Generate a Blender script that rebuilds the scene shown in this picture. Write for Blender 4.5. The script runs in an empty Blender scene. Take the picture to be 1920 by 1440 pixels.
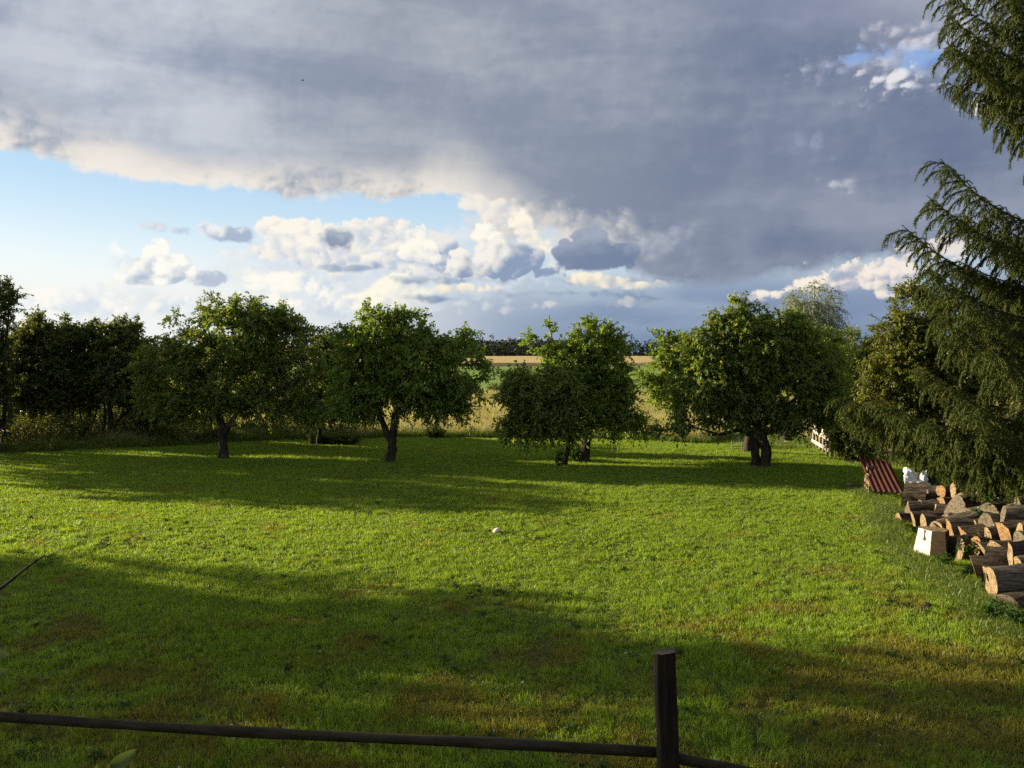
import bpy, math, random
import numpy as np
from math import radians, sin, cos, pi, atan, sqrt

scene = bpy.context.scene
COL = scene.collection

# ------------------------------------------------------------------ camera
F = 1640.0            # focal length in pixels of the 1920 px wide photograph
HZ = 662.0            # row of the horizon
CAMH = 3.0            # eye height in metres
cam_data = bpy.data.cameras.new('camera')
cam_data.sensor_width = 36.0
cam_data.lens = 36.0 * F / 1920.0
cam_data.shift_y = (HZ - 720.0) / 1920.0
cam_data.clip_start = 0.05
cam_data.clip_end = 6000.0
cam = bpy.data.objects.new('camera', cam_data)
cam.location = (0, 0, CAMH)
cam.rotation_euler = (radians(90), 0, 0)
COL.objects.link(cam)
scene.camera = cam


def at(px, py, d):
    """photograph pixel + distance -> world point"""
    return np.array(((px - 960.0) / F * d, d, CAMH + (HZ - py) / F * d))


# ------------------------------------------------------------------ exposure and sampling
EXPO = 1.2
STR = 0.1
scene.view_settings.view_transform = 'Standard'
scene.view_settings.look = 'None'
scene.view_settings.exposure = EXPO
scene.view_settings.gamma = 1.0
scene.view_settings.use_curve_mapping = False
cy = scene.cycles
cy.max_bounces = 7
cy.diffuse_bounces = 4
cy.glossy_bounces = 2
cy.transmission_bounces = 4
cy.transparent_max_bounces = 6
cy.use_denoising = False
try:
    cy.denoiser = 'OPENIMAGEDENOISE'
    cy.denoising_input_passes = 'RGB_ALBEDO_NORMAL'
except Exception:
    pass
cy.caustics_reflective = False
cy.caustics_refractive = False
cy.sample_clamp_indirect = 6.0


# ------------------------------------------------------------------ node helper
class NB:
    def __init__(self, tree):
        self.t = tree

    def node(self, kind, **kw):
        n = self.t.nodes.new(kind)
        for k, v in kw.items():
            setattr(n, k, v)
        return n

    def put(self, sock, v):
        if isinstance(v, bpy.types.NodeSocket):
            self.t.links.new(v, sock)
        elif v is not None:
            sock.default_value = v

    def m(self, op, a, b=None, c=None, clamp=False):
        n = self.node('ShaderNodeMath', operation=op, use_clamp=clamp)
        self.put(n.inputs[0], a)
        self.put(n.inputs[1], b)
        self.put(n.inputs[2], c)
        return n.outputs[0]

    def add(self, *a):
        r = a[0]
        for x in a[1:]:
            r = self.m('ADD', r, x)
        return r

    def sub(self, a, b): return self.m('SUBTRACT', a, b)

    def mul(self, *a):
        r = a[0]
        for x in a[1:]:
            r = self.m('MULTIPLY', r, x)
        return r

    def mad(self, a, b, c): return self.m('MULTIPLY_ADD', a, b, c)

    def clamp(self, a): return self.m('ADD', a, 0.0, clamp=True)

    def ss(self, x, lo, hi):
        n = self.node('ShaderNodeMapRange', interpolation_type='SMOOTHSTEP')
        self.put(n.inputs[0], x)
        self.put(n.inputs[1], lo)
        self.put(n.inputs[2], hi)
        return n.outputs[0]

    def mix(self, f, a, b):
        n = self.node('ShaderNodeMix', data_type='RGBA')
        self.put(n.inputs[0], f)
        self.put(n.inputs[6], a)
        self.put(n.inputs[7], b)
        return n.outputs[2]

    def mixop(self, op, f, a, b):
        n = self.node('ShaderNodeMix', data_type='RGBA', blend_type=op)
        self.put(n.inputs[0], f)
        self.put(n.inputs[6], a)
        self.put(n.inputs[7], b)
        return n.outputs[2]

    def vec(self, x, y, z):
        n = self.node('ShaderNodeCombineXYZ')
        self.put(n.inputs[0], x)
        self.put(n.inputs[1], y)
        self.put(n.inputs[2], z)
        return n.outputs[0]

    def sep(self, v):
        n = self.node('ShaderNodeSeparateXYZ')
        self.put(n.inputs[0], v)
        return n.outputs

    def vmath(self, op, a, b=None):
        n = self.node('ShaderNodeVectorMath', operation=op)
        self.put(n.inputs[0], a)
        if b is not None:
            self.put(n.inputs[1], b)
        return n.outputs[0]

    def noise(self, v, scale, detail=4.0, rough=0.5, dist=0.0, dim='3D'):
        n = self.node('ShaderNodeTexNoise', noise_dimensions=dim)
        self.put(n.inputs['Vector'], v)
        n.inputs['Scale'].default_value = scale
        n.inputs['Detail'].default_value = detail
        n.inputs['Roughness'].default_value = rough
        n.inputs['Distortion'].default_value = dist
        return n.outputs[0]

    def voro(self, v, scale, smooth=0.6, detail=0.0):
        n = self.node('ShaderNodeTexVoronoi', feature='F1', voronoi_dimensions='2D')
        self.put(n.inputs['Vector'], v)
        n.inputs['Scale'].default_value = scale
        n.inputs['Detail'].default_value = detail
        return n.outputs[0]

    def ramp(self, f, stops):
        n = self.node('ShaderNodeValToRGB')
        cr = n.color_ramp
        while len(cr.elements) < len(stops):
            cr.elements.new(0.5)
        for e, (p, c) in zip(cr.elements, stops):
            e.position = p
            e.color = (*c[:3], 1)
        self.put(n.inputs[0], f)
        return n.outputs[0]


def lin(r, g, b):
    def f(c):
        c /= 255.0
        return c / 12.92 if c <= 0.04045 else ((c + 0.055) / 1.055) ** 2.4
    return (f(r), f(g), f(b))


# ------------------------------------------------------------------ sun and sky
SUN_EL = radians(14.0)
SHX, SHY = 0.951, -0.309            # direction the shadows fall
sun_data = bpy.data.lights.new('sun', 'SUN')
sun_data.energy = 5.0
sun_data.angle = radians(0.55)
sun_data.color = (1.0, 0.88, 0.65)
sun = bpy.data.objects.new('sun', sun_data)
import mathutils
sun.rotation_euler = mathutils.Vector((SHX * cos(SUN_EL), SHY * cos(SUN_EL), -sin(SUN_EL))).to_track_quat('-Z', 'Y').to_euler()
sun.location = (-40, 13, 12)
COL.objects.link(sun)


def build_world():
    w = bpy.data.worlds.new('World')
    scene.world = w
    w.use_nodes = True
    t = w.node_tree
    t.nodes.clear()
    b = NB(t)
    out = b.node('ShaderNodeOutputWorld')
    bg = b.node('ShaderNodeBackground')
    bg.inputs[1].default_value = STR
    t.links.new(bg.outputs[0], out.inputs[0])
    K = 1.0 / (2 ** EXPO) / STR

    def C(r, g, bl, k=1.0):
        c = lin(r, g, bl)
        return (c[0] * K * k, c[1] * K * k, c[2] * K * k, 1)
    tc = b.node('ShaderNodeTexCoord').outputs['Generated']
    d = b.vmath('NORMALIZE', tc)
    dx, dy, dz = b.sep(d)
    q = b.m('SQRT', b.add(b.mul(dx, dx), b.mul(dy, dy), 1e-5))
    az = b.m('ARCTAN2', dx, dy)
    v = b.m('DIVIDE', dz, q)
    sx = b.m('DIVIDE', dx, q)
    sy = b.m('DIVIDE', dy, q)
    P = b.vec(az, v, 0.0)
    P2 = b.vec(az, b.mul(v, 2.0), 3.0)         # flattened: puffs wider than high
    PS = b.vec(b.add(az, b.mul(v, 0.7)), b.mul(v, 4.5), 7.0)          # streaks
    nA = b.noise(P, 18.0, 8.0, 0.66, dim='2D')
    nA2 = b.noise(b.vmath('ADD', P, (-0.010, 0.015, 0.0)), 17.0, 3.0, 0.55, dim='2D')
    nB = b.noise(P2, 7.0, 4.0, 0.55, dim='2D')
    warp = b.vec(b.mul(b.sub(nA, 0.5), 0.05), b.mul(b.sub(nB, 0.5), 0.05), 0.0)
    PW = b.vmath('ADD', P, warp)
    vo = b.voro(PW, 62.0)
    vo2 = b.voro(b.vmath('ADD', PW, (-0.004, 0.006, 0.0)), 62.0)
    nS = b.noise(PS, 2.6, 5.0, 0.5, 0.3, dim='2D')
    nL = b.noise(P2, 2.6, 3.0, 0.5, dim='2D')
    # outline noise (radians), and a relief term that is high on the sunward side of each billow
    edge = b.add(b.mul(b.sub(nA, 0.5), 0.058), b.mul(b.sub(0.36, vo), 0.017), b.mul(b.sub(nB, 0.5), 0.022))
    relief = b.add(b.mul(b.sub(nA, nA2), 2.4), b.mul(b.sub(vo2, vo), 0.55))
    PX = b.vmath('ADD', P, b.vec(b.mul(b.sub(nB, 0.5), 0.03), b.mul(b.sub(nA2, 0.5), 0.012), 0.0))

    def X(px): return atan((px - 960) / F)
    def Y(px, py): return (HZ - py) / F * cos(atan((px - 960) / F))

    # --- clear air
    sky = b.node('ShaderNodeTexSky', sky_type='NISHITA')
    sky.sun_disc = False
    sky.sun_elevation = SUN_EL
    sky.sun_rotation = radians(-72.0) % (2 * pi)
    sky.air_density = 1.0
    sky.dust_density = 1.2
    sky.ozone_density = 1.5
    aL = b.ss(az, X(1150), X(150))               # 1 on the sunward side
    clear = b.mix(0.8, sky.outputs[0], b.mix(b.ss(v, 0.03, 0.24), C(234, 244, 248), C(162, 203, 236)))
    hz_col = b.mix(aL, C(146, 165, 192), C(243, 247, 246))
    c = b.mix(b.mul(b.ss(v, 0.15, 0.02), b.mad(aL, 0.1, 0.85)), clear, hz_col)
    # veil of far rain cloud on the right, down to the horizon
    far = b.mul(b.ss(az, X(600), X(1300)), b.ss(v, 0.16, 0.03))
    c = b.mix(b.mul(far, b.ss(nS, 0.25, 0.6)), c, C(126, 145, 176))
    c = b.mix(b.mul(b.ss(az, X(800), X(1350)), b.ss(v, 0.05, 0.005), 0.8), c, C(112, 134, 167))

    def cloud(c, ell, lit, shade, base=None, amp=1.0, soft=10.0, opac=1.0, bias=0.5, tx=0.5, ty=0.5, rel=1.0):
        """a cloud made of several overlapping billows with one outline, one flat base and light from the left"""
        f = None
        for px, py, rx, ry in ell:
            x0, y0 = X(px), Y(px, py)
            n = b.node('ShaderNodeVectorMath', operation='MULTIPLY_ADD')
            b.put(n.inputs[0], PX)
            n.inputs[1].default_value = (F / rx, F / ry, 0)
            n.inputs[2].default_value = (-x0 * F / rx, -y0 * F / ry, 0)
            ln = b.node('ShaderNodeVectorMath', operation='LENGTH')
            b.put(ln.inputs[0], n.outputs[0])
            k = min(rx, ry * 1.3) / F
            g = b.mad(ln.outputs[1], -k, k)
            f = g if f is None else b.m('MAXIMUM', f, g)
        f = b.mad(edge, amp, f)
        xs = [e[0] for e in ell]
        ys = [e[1] for e in ell]
        x0 = min(e[0] - e[2] for e in ell)
        x1 = max(e[0] + e[2] for e in ell)
        y0 = min(e[1] - e[3] for e in ell)
        y1 = max(e[1] + e[3] for e in ell)
        xm, ym = (x0 + x1) / 2, (y0 + y1) / 2
        if base is not None:
            f = b.m('MINIMUM', f, b.add(b.mul(b.sub(v, Y(xm, base)), 1.3), b.mul(b.sub(nA, 0.5), 0.020)))
        n = b.node('ShaderNodeMapRange', interpolation_type='SMOOTHSTEP')
        b.put(n.inputs[0], f)
        n.inputs[1].default_value = 0.0
        n.inputs[2].default_value = soft / F
        n.inputs[4].default_value = opac
        mk = n.outputs[0]
        sh = b.add(b.mul(b.sub(az, X(xm)), -tx * F / max(1, (x1 - x0)) ), b.mul(b.sub(v, Y(xm, ym)), ty * F / max(1, (y1 - y0))))
        sh = b.add(b.mad(relief, rel, sh), bias)
        return b.mix(mk, c, b.mix(b.ss(sh, 0.05, 0.95), shade, lit))

    # thin veil low on the left
    c = b.mix(b.mul(b.ss(nS, 0.42, 0.75), aL, b.ss(v, 0.16, 0.03), 0.75), c, C(250, 250, 245))
    # hazy white layer behind the cumulus, from the left horizon to the middle
    c = cloud(c, [(640, 520, 280, 80), (880, 490, 220, 90), (300, 575, 340, 50), (1020, 460, 160, 80)], C(246, 246, 241), C(204, 216, 229), None, 1.1, 40, .72, .5, .5, .0, .5)
    # far, low cumulus fields
    c = cloud(c, [(150, 578, 90, 32), (108, 560, 40, 24), (210, 585, 70, 24), (330, 578, 100, 26), (410, 582, 80, 20)], C(254, 251, 243), C(216, 227, 236), None, .6, 18, .85, .55)
    c = cloud(c, [(480, 535, 40, 22), (545, 530, 66, 32), (610, 538, 60, 22), (520, 572, 110, 24), (640, 572, 70, 20)], C(255, 251, 239), C(208, 219, 231), None, .6, 14, .9, .5)
    c = cloud(c, [(286, 474, 32, 32), (274, 506, 46, 36), (324, 504, 46, 32), (246, 530, 44, 18), (345, 496, 20, 26), (380, 525, 58, 22)], C(255, 253, 243), C(186, 198, 216), 538, .55, 8, 1, .55, .7, .6)
    c = cloud(c, [(222, 487, 24, 18), (207, 460, 12, 14)], C(252, 252, 248), C(228, 236, 243), None, .5, 12, .8)
    c = cloud(c, [(292, 427, 34, 18), (332, 434, 36, 13)], C(222, 227, 234), C(178, 192, 212), 443, .5, 14, .9, .4)
    c = cloud(c, [(394, 432, 32, 16), (434, 440, 42, 19)], C(240, 240, 240), C(168, 183, 206), 456, .5, 10, .95, .4, .8)
    # pale cumulus mass left of the middle
    c = cloud(c, [(520, 430, 38, 26), (562, 440, 64, 36), (528, 470, 50, 28), (622, 466, 100, 46), (702, 442, 68, 36), (742, 430, 42, 28), (700, 492, 120, 26), (800, 484, 80, 44)], C(253, 247, 235), C(194, 205, 221), None, .6, 9, 1, .58, .35, .3, .8)
    c = cloud(c, [(822, 476, 54, 40), (856, 492, 40, 28), (812, 452, 28, 26)], C(236, 235, 231), C(164, 181, 206), 522, .5, 8, 1, .4, .8, .5)
    c = cloud(c, [(776, 448, 32, 34), (792, 475, 38, 32), (768, 470, 28, 28)], C(255, 250, 235), C(216, 220, 226), None, .5, 8, 1, .6, .5, .3)
    c = cloud(c, [(735, 545, 56, 40), (770, 556, 44, 30), (700, 562, 52, 22)], C(255, 250, 231), C(222, 224, 224), None, .5, 12, .95, .62)
    c = cloud(c, [(634, 443, 38, 19)], C(170, 181, 200), C(134, 149, 174), None, .75, 18, .95, .4, .2, 1.0)
    c = cloud(c, [(630, 503, 32, 10), (680, 504, 38, 11), (706, 500, 18, 12)], C(178, 190, 208), C(152, 168, 193), 512, .3, 9, .85, .4)
    bank_under = c

    # --- the grey bank overhead
    fc = b.node('ShaderNodeFloatCurve')
    cv = fc.mapping.curves[0]
    pts = [(-250, 262), (0, 292), (200, 322), (350, 348), (560, 378), (780, 374), (850, 366), (920, 392), (1010, 430),
           (1120, 478), (1210, 530), (1330, 545), (1430, 532), (1580, 500), (1700, 488), (1850, 470), (2050, 470)]
    pp = [((X(px) + 0.6) / 1.2, Y(px, py) / 0.5) for px, py in pts]
    while len(cv.points) < len(pp):
        cv.points.new(0.5, 0.5)
    for p_, (a_, c_) in zip(cv.points, pp):
        p_.location = (a_, c_)
        p_.handle_type = 'AUTO_CLAMPED'
    fc.mapping.extend = 'HORIZONTAL'
    fc.mapping.update()
    b.put(fc.inputs[1], b.mul(b.add(az, 0.6), 1 / 1.2))
    ev = b.mul(fc.outputs[0], 0.5)
    aR = b.ss(az, X(700), X(1500))
    f = b.add(b.sub(v, ev), b.mul(b.sub(nA, 0.5), 0.028), b.mul(b.sub(nB, 0.5), 0.022), b.mul(b.sub(0.42, vo), 0.006))
    mk = b.ss(f, -0.002, b.mad(aR, 0.010, 0.009))
    # colour of the bank: long soft streaks and shallow lumps, darker to the right
    tx = b.add(b.mul(nS, 0.72), b.mul(b.sub(nB, 0.5), 0.42), b.mul(relief, 0.07), 0.14)
    base_l = b.mix(b.ss(tx, 0.3, 0.74), C(152, 163, 185), C(208, 213, 221))
    base_m = b.mix(b.ss(tx, 0.3, 0.74), C(136, 147, 166), C(176, 182, 192))
    base_r = b.mix(b.ss(tx, 0.3, 0.74), C(108, 121, 149), C(145, 154, 174))
    col = b.mix(b.ss(az, X(150), X(800)), base_l, base_m)
    col = b.mix(b.ss(az, X(1000), X(1550)), col, base_r)
    col = b.mix(b.mul(b.ss(v, 0.30, 0.42), b.ss(az, X(1000), X(1800)), 0.75), col, b.mix(b.ss(nL, 0.35, 0.65), C(138, 146, 172), C(186, 190, 206)))
    col = b.mix(b.mul(b.ss(nL, 0.45, 0.75), 0.35), col, C(168, 174, 188))
    # sunlit hem of the bank, left and middle
    hem = b.mul(b.ss(f, b.mad(nL, 0.16, -0.015), 0.0), b.ss(az, X(1300), X(700)))
    col = b.mix(b.mul(hem, b.ss(b.add(nB, b.mul(relief, 0.25)), 0.12, 0.58), 0.95), col, C(247, 239, 227))
    c = b.mix(mk, bank_under, col)

    # pale swelling under the bank in the middle
    c = cloud(c, [(1000, 415, 170, 56), (1100, 445, 160, 64), (940, 405, 110, 38)], C(236, 228, 216), C(164, 173, 187), None, 1.0, 60, .88, .55, .55, -.2, .35)
    c = cloud(c, [(890, 382, 54, 20), (935, 395, 60, 24)], C(248, 240, 227), C(206, 210, 216), None, .6, 16, .9, .65, .4, .3, .5)
    c = cloud(c, [(1235, 455, 64, 52), (1270, 440, 40, 34)], C(180, 187, 198), C(134, 145, 166), None, .9, 44, .75, .5, .5, .5, .4)
    # layered decks near the horizon
    c = cloud(c, [(800, 524, 180, 11), (1100, 526, 200, 11)], C(196, 203, 212), C(138, 156, 184), None, .35, 12, .85, .4)
    c = cloud(c, [(870, 541, 46, 14), (905, 545, 38, 10)], C(253, 242, 217), C(204, 209, 213), None, .35, 8, .95, .65)
    c = cloud(c, [(1095, 522, 38, 17), (1130, 527, 60, 14), (1200, 532, 70, 9)], C(253, 242, 217), C(190, 196, 202), 541, .35, 8, .95, .65)
    c = cloud(c, [(820, 558, 120, 8), (1030, 552, 190, 11), (1240, 556, 100, 8)], C(150, 165, 188), C(122, 142, 172), None, .4, 14, .85, .4)
    c = cloud(c, [(985, 578, 36, 10), (1030, 572, 22, 8)], C(236, 230, 220), C(186, 196, 208), None, .45, 12, .55)
    c = cloud(c, [(1180, 566, 36, 9), (1230, 564, 38, 9)], C(226, 222, 214), C(166, 178, 196), None, .45, 12, .55)
    # towers left of the slate cloud
    c = cloud(c, [(985, 440, 27, 42), (1004, 465, 32, 28), (975, 415, 18, 20)], C(255, 246, 227), C(226, 224, 220), None, .45, 8, 1, .62)
    c = cloud(c, [(910, 443, 28, 26), (926, 465, 34, 24)], C(255, 250, 236), C(208, 214, 222), None, .5, 8, 1, .6)
    c = cloud(c, [(935, 485, 58, 38), (975, 490, 54, 40), (885, 500, 58, 26), (868, 478, 32, 17), (1000, 513, 50, 20)], C(246, 242, 233), C(142, 159, 187), 531, .55, 7, 1, .44, .9, .9, .7)
    # dark slate cumulus with crisp outline
    c = cloud(c, [(1100, 452, 44, 46), (1048, 474, 42, 28), (1090, 486, 92, 32), (1168, 476, 38, 30), (1135, 474, 44, 28)], C(160, 171, 189), C(116, 132, 160), 507, .6, 9, .97, .42, .15, 1.3, .35)
    # bright band on the right below the bank
    c = cloud(c, [(1440, 553, 60, 10), (1510, 543, 60, 12)], C(250, 240, 224), C(170, 178, 195), 566, .6, 10, .95, .55)
    c = cloud(c, [(1600, 528, 60, 24), (1660, 520, 60, 30), (1700, 545, 60, 16), (1620, 503, 28, 14)], C(250, 238, 224), C(166, 174, 194), 562, 1.0, 12, .95, .5)
    c = cloud(c, [(1690, 492, 60, 9), (1760, 462, 50, 16)], C(242, 232, 224), C(168, 176, 196), None, 1.0, 18, .85, .5)
    c = cloud(c, [(1570, 346, 40, 8), (1630, 358, 40, 7)], C(206, 207, 215), C(142, 151, 177), None, .7, 26, .7)
    c = cloud(c, [(1525, 272, 26, 22), (1550, 300, 40, 18)], C(158, 165, 187), C(122, 133, 162), None, .9, 40, .6)
    # hole of blue at upper right with white rags round it
    c = cloud(c, [(1660, 118, 130, 40), (1780, 110, 100, 50)], C(212, 214, 225), C(158, 167, 192), None, 1.4, 60, .85)
    c = cloud(c, [(1635, 106, 70, 22), (1730, 112, 70, 26)], C(138, 170, 220), C(112, 150, 211), None, .8, 26, .9)
    c = cloud(c, [(1616, 140, 28, 14), (1660, 148, 44, 14), (1740, 158, 50, 12)], C(238, 235, 236), C(196, 201, 215), None, .8, 16, .85)
    c = cloud(c, [(1735, 76, 50, 18), (1690, 56, 80, 18)], C(222, 219, 225), C(182, 187, 205), None, 1.0, 34, .7)
    c = cloud(c, [(1840, 200, 40, 20), (1870, 180, 30, 24)], C(245, 239, 237), C(196, 201, 215), None, 1.0, 22, .9)
    c = cloud(c, [(1745, 168, 70, 9), (1700, 182, 60, 8)], C(208, 209, 221), C(160, 168, 193), None, .9, 34, .6)
    # never below the ground
    c = b.mix(b.ss(v, -0.002, -0.02), c, C(70, 84, 60))
    t.links.new(c, bg.inputs[0])
    w.cycles.sampling_method = 'NONE'


build_world()

# ================================================================== materials
def new_mat(name):
    m = bpy.data.materials.new(name)
    m.use_nodes = True
    m.node_tree.nodes.clear()
    b = NB(m.node_tree)
    out = b.node('ShaderNodeOutputMaterial')
    return m, b, out


def P_(b): return b.node('ShaderNodeNewGeometry').outputs['Position']
def O_(b): return b.node('ShaderNodeTexCoord').outputs['Object']


def principled(b, col, rough=0.8, bump=None, bstr=0.3, bdist=0.02, spec=0.3, metal=0.0):
    n = b.node('ShaderNodeBsdfPrincipled')
    b.put(n.inputs['Base Color'], col)
    b.put(n.inputs['Roughness'], rough)
    n.inputs['Specular IOR Level'].default_value = spec
    n.inputs['Metallic'].default_value = metal
    if bump is not None:
        bp = b.node('ShaderNodeBump')
        bp.inputs['Strength'].default_value = bstr
        bp.inputs['Distance'].default_value = bdist
        b.put(bp.inputs['Height'], bump)
        b.t.links.new(bp.outputs[0], n.inputs['Normal'])
    return n.outputs[0]


def leaf_mat(name, c1, c2, c3=None, trans=0.4, tcol=None, rough=0.45, nscale=0.8, p3=0.0, gloss=0.25):
    """leaf: reflects, and lets warm light through; colour differs from leaf to leaf and from bough to bough"""
    m, b, out = new_mat(name)
    g = b.node('ShaderNodeNewGeometry')
    rnd = g.outputs['Random Per Island']
    n1 = b.noise(g.outputs['Position'], nscale, 2.0)
    f = b.clamp(b.add(b.mul(rnd, 0.6), b.mul(n1, 0.9), -0.25))
    col = b.mix(f, (*c1, 1), (*c2, 1))
    if c3 is not None:
        col = b.mix(b.m('GREATER_THAN', b.m('FRACT', b.mul(rnd, 17.31)), 1.0 - p3), col, (*c3, 1))
    n = b.node('ShaderNodeBsdfPrincipled')
    b.put(n.inputs['Base Color'], col)
    n.inputs['Roughness'].default_value = rough
    n.inputs['Specular IOR Level'].default_value = gloss
    tr = b.node('ShaderNodeBsdfTranslucent')
    tc = b.mixop('MULTIPLY', 1.0, col, (*(tcol or (1.5, 1.35, 0.5)), 1))
    b.put(tr.inputs[0], tc)
    mx = b.node('ShaderNodeMixShader')
    mx.inputs[0].default_value = trans
    b.t.links.new(n.outputs[0], mx.inputs[1])
    b.t.links.new(tr.outputs[0], mx.inputs[2])
    b.t.links.new(mx.outputs[0], out.inputs[0])
    return m


def bark_mat(name, c1, c2, scale=14.0, lichen=None, stretch=0.18):
    m, b, out = new_mat(name)
    p = b.vmath('MULTIPLY', O_(b), (1.0, 1.0, stretch))
    n1 = b.noise(p, scale, 5.0, 0.65, 0.6)
    n2 = b.noise(O_(b), 2.5, 3.0)
    col = b.mix(b.ss(n1, 0.32, 0.68), (*c1, 1), (*c2, 1))
    if lichen:
        col = b.mix(b.mul(b.ss(n2, 0.52, 0.68), 0.7), col, (*lichen, 1))
    s = principled(b, col, 0.9, n1, 0.9, 0.03, 0.15)
    b.t.links.new(s, out.inputs[0])
    return m


M = {}
M['apple'] = leaf_mat('apple_leaf', (0.097, 0.152, 0.037), (0.232, 0.310, 0.065), (0.366, 0.289, 0.090), 0.45, p3=0.05)
M['pear'] = leaf_mat('pear_leaf', (0.112, 0.190, 0.037), (0.275, 0.375, 0.065), (0.422, 0.316, 0.090), 0.46, p3=0.04)
M['hedge'] = leaf_mat('hedge_leaf', (0.076, 0.112, 0.028), (0.191, 0.223, 0.061), (0.286, 0.201, 0.065), 0.42, p3=0.06)
M['plum'] = leaf_mat('plum_leaf', (0.055, 0.091, 0.024), (0.137, 0.173, 0.050), (0.200, 0.142, 0.050), 0.42, p3=0.08)
M['birch'] = leaf_mat('birch_leaf', (0.111, 0.152, 0.036), (0.221, 0.261, 0.072), None, 0.4)
M['willow'] = leaf_mat('willow_leaf', (0.092, 0.145, 0.028), (0.199, 0.266, 0.057), (0.245, 0.223, 0.071), 0.46, p3=0.05)
M['oak'] = leaf_mat('oak_leaf', (0.088, 0.118, 0.024), (0.195, 0.218, 0.047), (0.224, 0.153, 0.047), 0.42, p3=0.06)
M['weed'] = leaf_mat('weed_leaf', (0.03, 0.065, 0.012), (0.08, 0.15, 0.03), (0.17, 0.16, 0.04), 0.4, p3=0.08)
M['glossy'] = leaf_mat('glossy_leaf', (0.016, 0.055, 0.012), (0.05, 0.13, 0.025), None, 0.25, rough=0.28, gloss=0.5)
M['needle'] = leaf_mat('spruce_needle', (0.036, 0.058, 0.015), (0.100, 0.118, 0.026), (0.15, 0.125, 0.035), 0.25, (1.3, 1.2, 0.5), 0.6, 1.6, 0.08, 0.06)
M['bark'] = bark_mat('apple_bark', (0.018, 0.014, 0.010), (0.070, 0.052, 0.038), 16, (0.10, 0.11, 0.075))
M['dark_bark'] = bark_mat('dark_bark', (0.016, 0.013, 0.010), (0.065, 0.052, 0.040), 18)
M['birch_bark'] = bark_mat('birch_bark', (0.10, 0.09, 0.08), (0.62, 0.60, 0.55), 6)
M['spruce_bark'] = bark_mat('spruce_bark', (0.04, 0.028, 0.02), (0.13, 0.085, 0.06), 18)


def grass_mat(name, stops, trans=0.45, dry=None, scale=0.35, straw=(0.19, 0.155, 0.06), straw_p=0.10, near_dry=False, amount=1.0):
    m, b, out = new_mat(name)
    g = b.node('ShaderNodeNewGeometry')
    pos = g.outputs['Position']
    rnd = g.outputs['Random Per Island']
    n1 = b.noise(pos, scale, 4.0, 0.6)
    n2 = b.noise(pos, scale * 6.0, 3.0, 0.6)
    n4 = b.noise(pos, 13.0, 2.0, 0.6)
    f = b.clamp(b.add(b.mul(rnd, 0.75), b.mul(n1, 0.55), b.mul(n2, 0.35), b.mul(n4, 0.8), -0.78))
    col = b.ramp(f, stops)
    if dry is not None:
        n3 = b.noise(pos, 0.9, 5.0, 0.65)
        lo = 0.57
        if near_dry:
            x_, y_, z_ = b.sep(pos)
            # mossy, worn turf towards the fence and the woodpile
            near = b.add(b.mul(b.ss(y_, 13.0, 6.0), 0.13), b.mul(b.ss(x_, 0.5, 5.0), b.ss(y_, 16.0, 8.0), 0.09))
            n3 = b.add(n3, near)
        k = b.mul(b.ss(n3, lo, lo + 0.14), amount)
        col = b.mix(k, col, b.mix(rnd, (*dry[0], 1), (*dry[1], 1)))
    col = b.mix(b.m('GREATER_THAN', b.m('FRACT', b.mul(rnd, 13.7)), 1 - straw_p), col, (*straw, 1))
    n = b.node('ShaderNodeBsdfPrincipled')
    b.put(n.inputs['Base Color'], col)
    n.inputs['Roughness'].default_value = 0.42
    n.inputs['Specular IOR Level'].default_value = 0.35
    tr = b.node('ShaderNodeBsdfTranslucent')
    b.put(tr.inputs[0], b.mixop('MULTIPLY', 1.0, col, (1.35, 1.25, 0.6, 1)))
    mx = b.node('ShaderNodeMixShader')
    mx.inputs[0].default_value = trans
    b.t.links.new(n.outputs[0], mx.inputs[1])
    b.t.links.new(tr.outputs[0], mx.inputs[2])
    b.t.links.new(mx.outputs[0], out.inputs[0])
    return m


M['lawn'] = grass_mat('lawn_grass', [(0.0, (0.085, 0.165, 0.012)), (0.35, (0.195, 0.315, 0.022)), (0.7, (0.305, 0.415, 0.036)), (1.0, (0.44, 0.50, 0.065))],
                      0.48, ((0.20, 0.145, 0.03), (0.27, 0.215, 0.04)), near_dry=True, amount=0.72, straw_p=0.06)
M['meadow'] = grass_mat('meadow_grass', [(0.0, (0.19, 0.25, 0.05)), (0.3, (0.31, 0.32, 0.11)), (0.6, (0.44, 0.39, 0.19)), (1.0, (0.52, 0.44, 0.25))],
                        0.4, ((0.33, 0.22, 0.10), (0.38, 0.28, 0.13)), scale=0.18, straw=(0.42, 0.33, 0.16), straw_p=0.2)
M['verge'] = grass_mat('verge_grass', [(0.0, (0.07, 0.13, 0.018)), (0.5, (0.14, 0.20, 0.03)), (1.0, (0.22, 0.24, 0.05))], 0.4, straw=(0.24, 0.22, 0.08), straw_p=0.05)


def ground_mat(name, stops, scale, bscale, bstr=0.6, rough=0.95, detail=6.0, bdist=0.02):
    m, b, out = new_mat(name)
    pos = P_(b)
    n1 = b.noise(pos, scale, detail, 0.62)
    n2 = b.noise(pos, bscale, 5.0, 0.7)
    col = b.ramp(b.clamp(b.add(b.mul(n1, 0.75), b.mul(n2, 0.5), -0.12)), stops)
    b.t.links.new(principled(b, col, rough, n2, bstr, bdist, 0.1), out.inputs[0])
    return m


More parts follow.
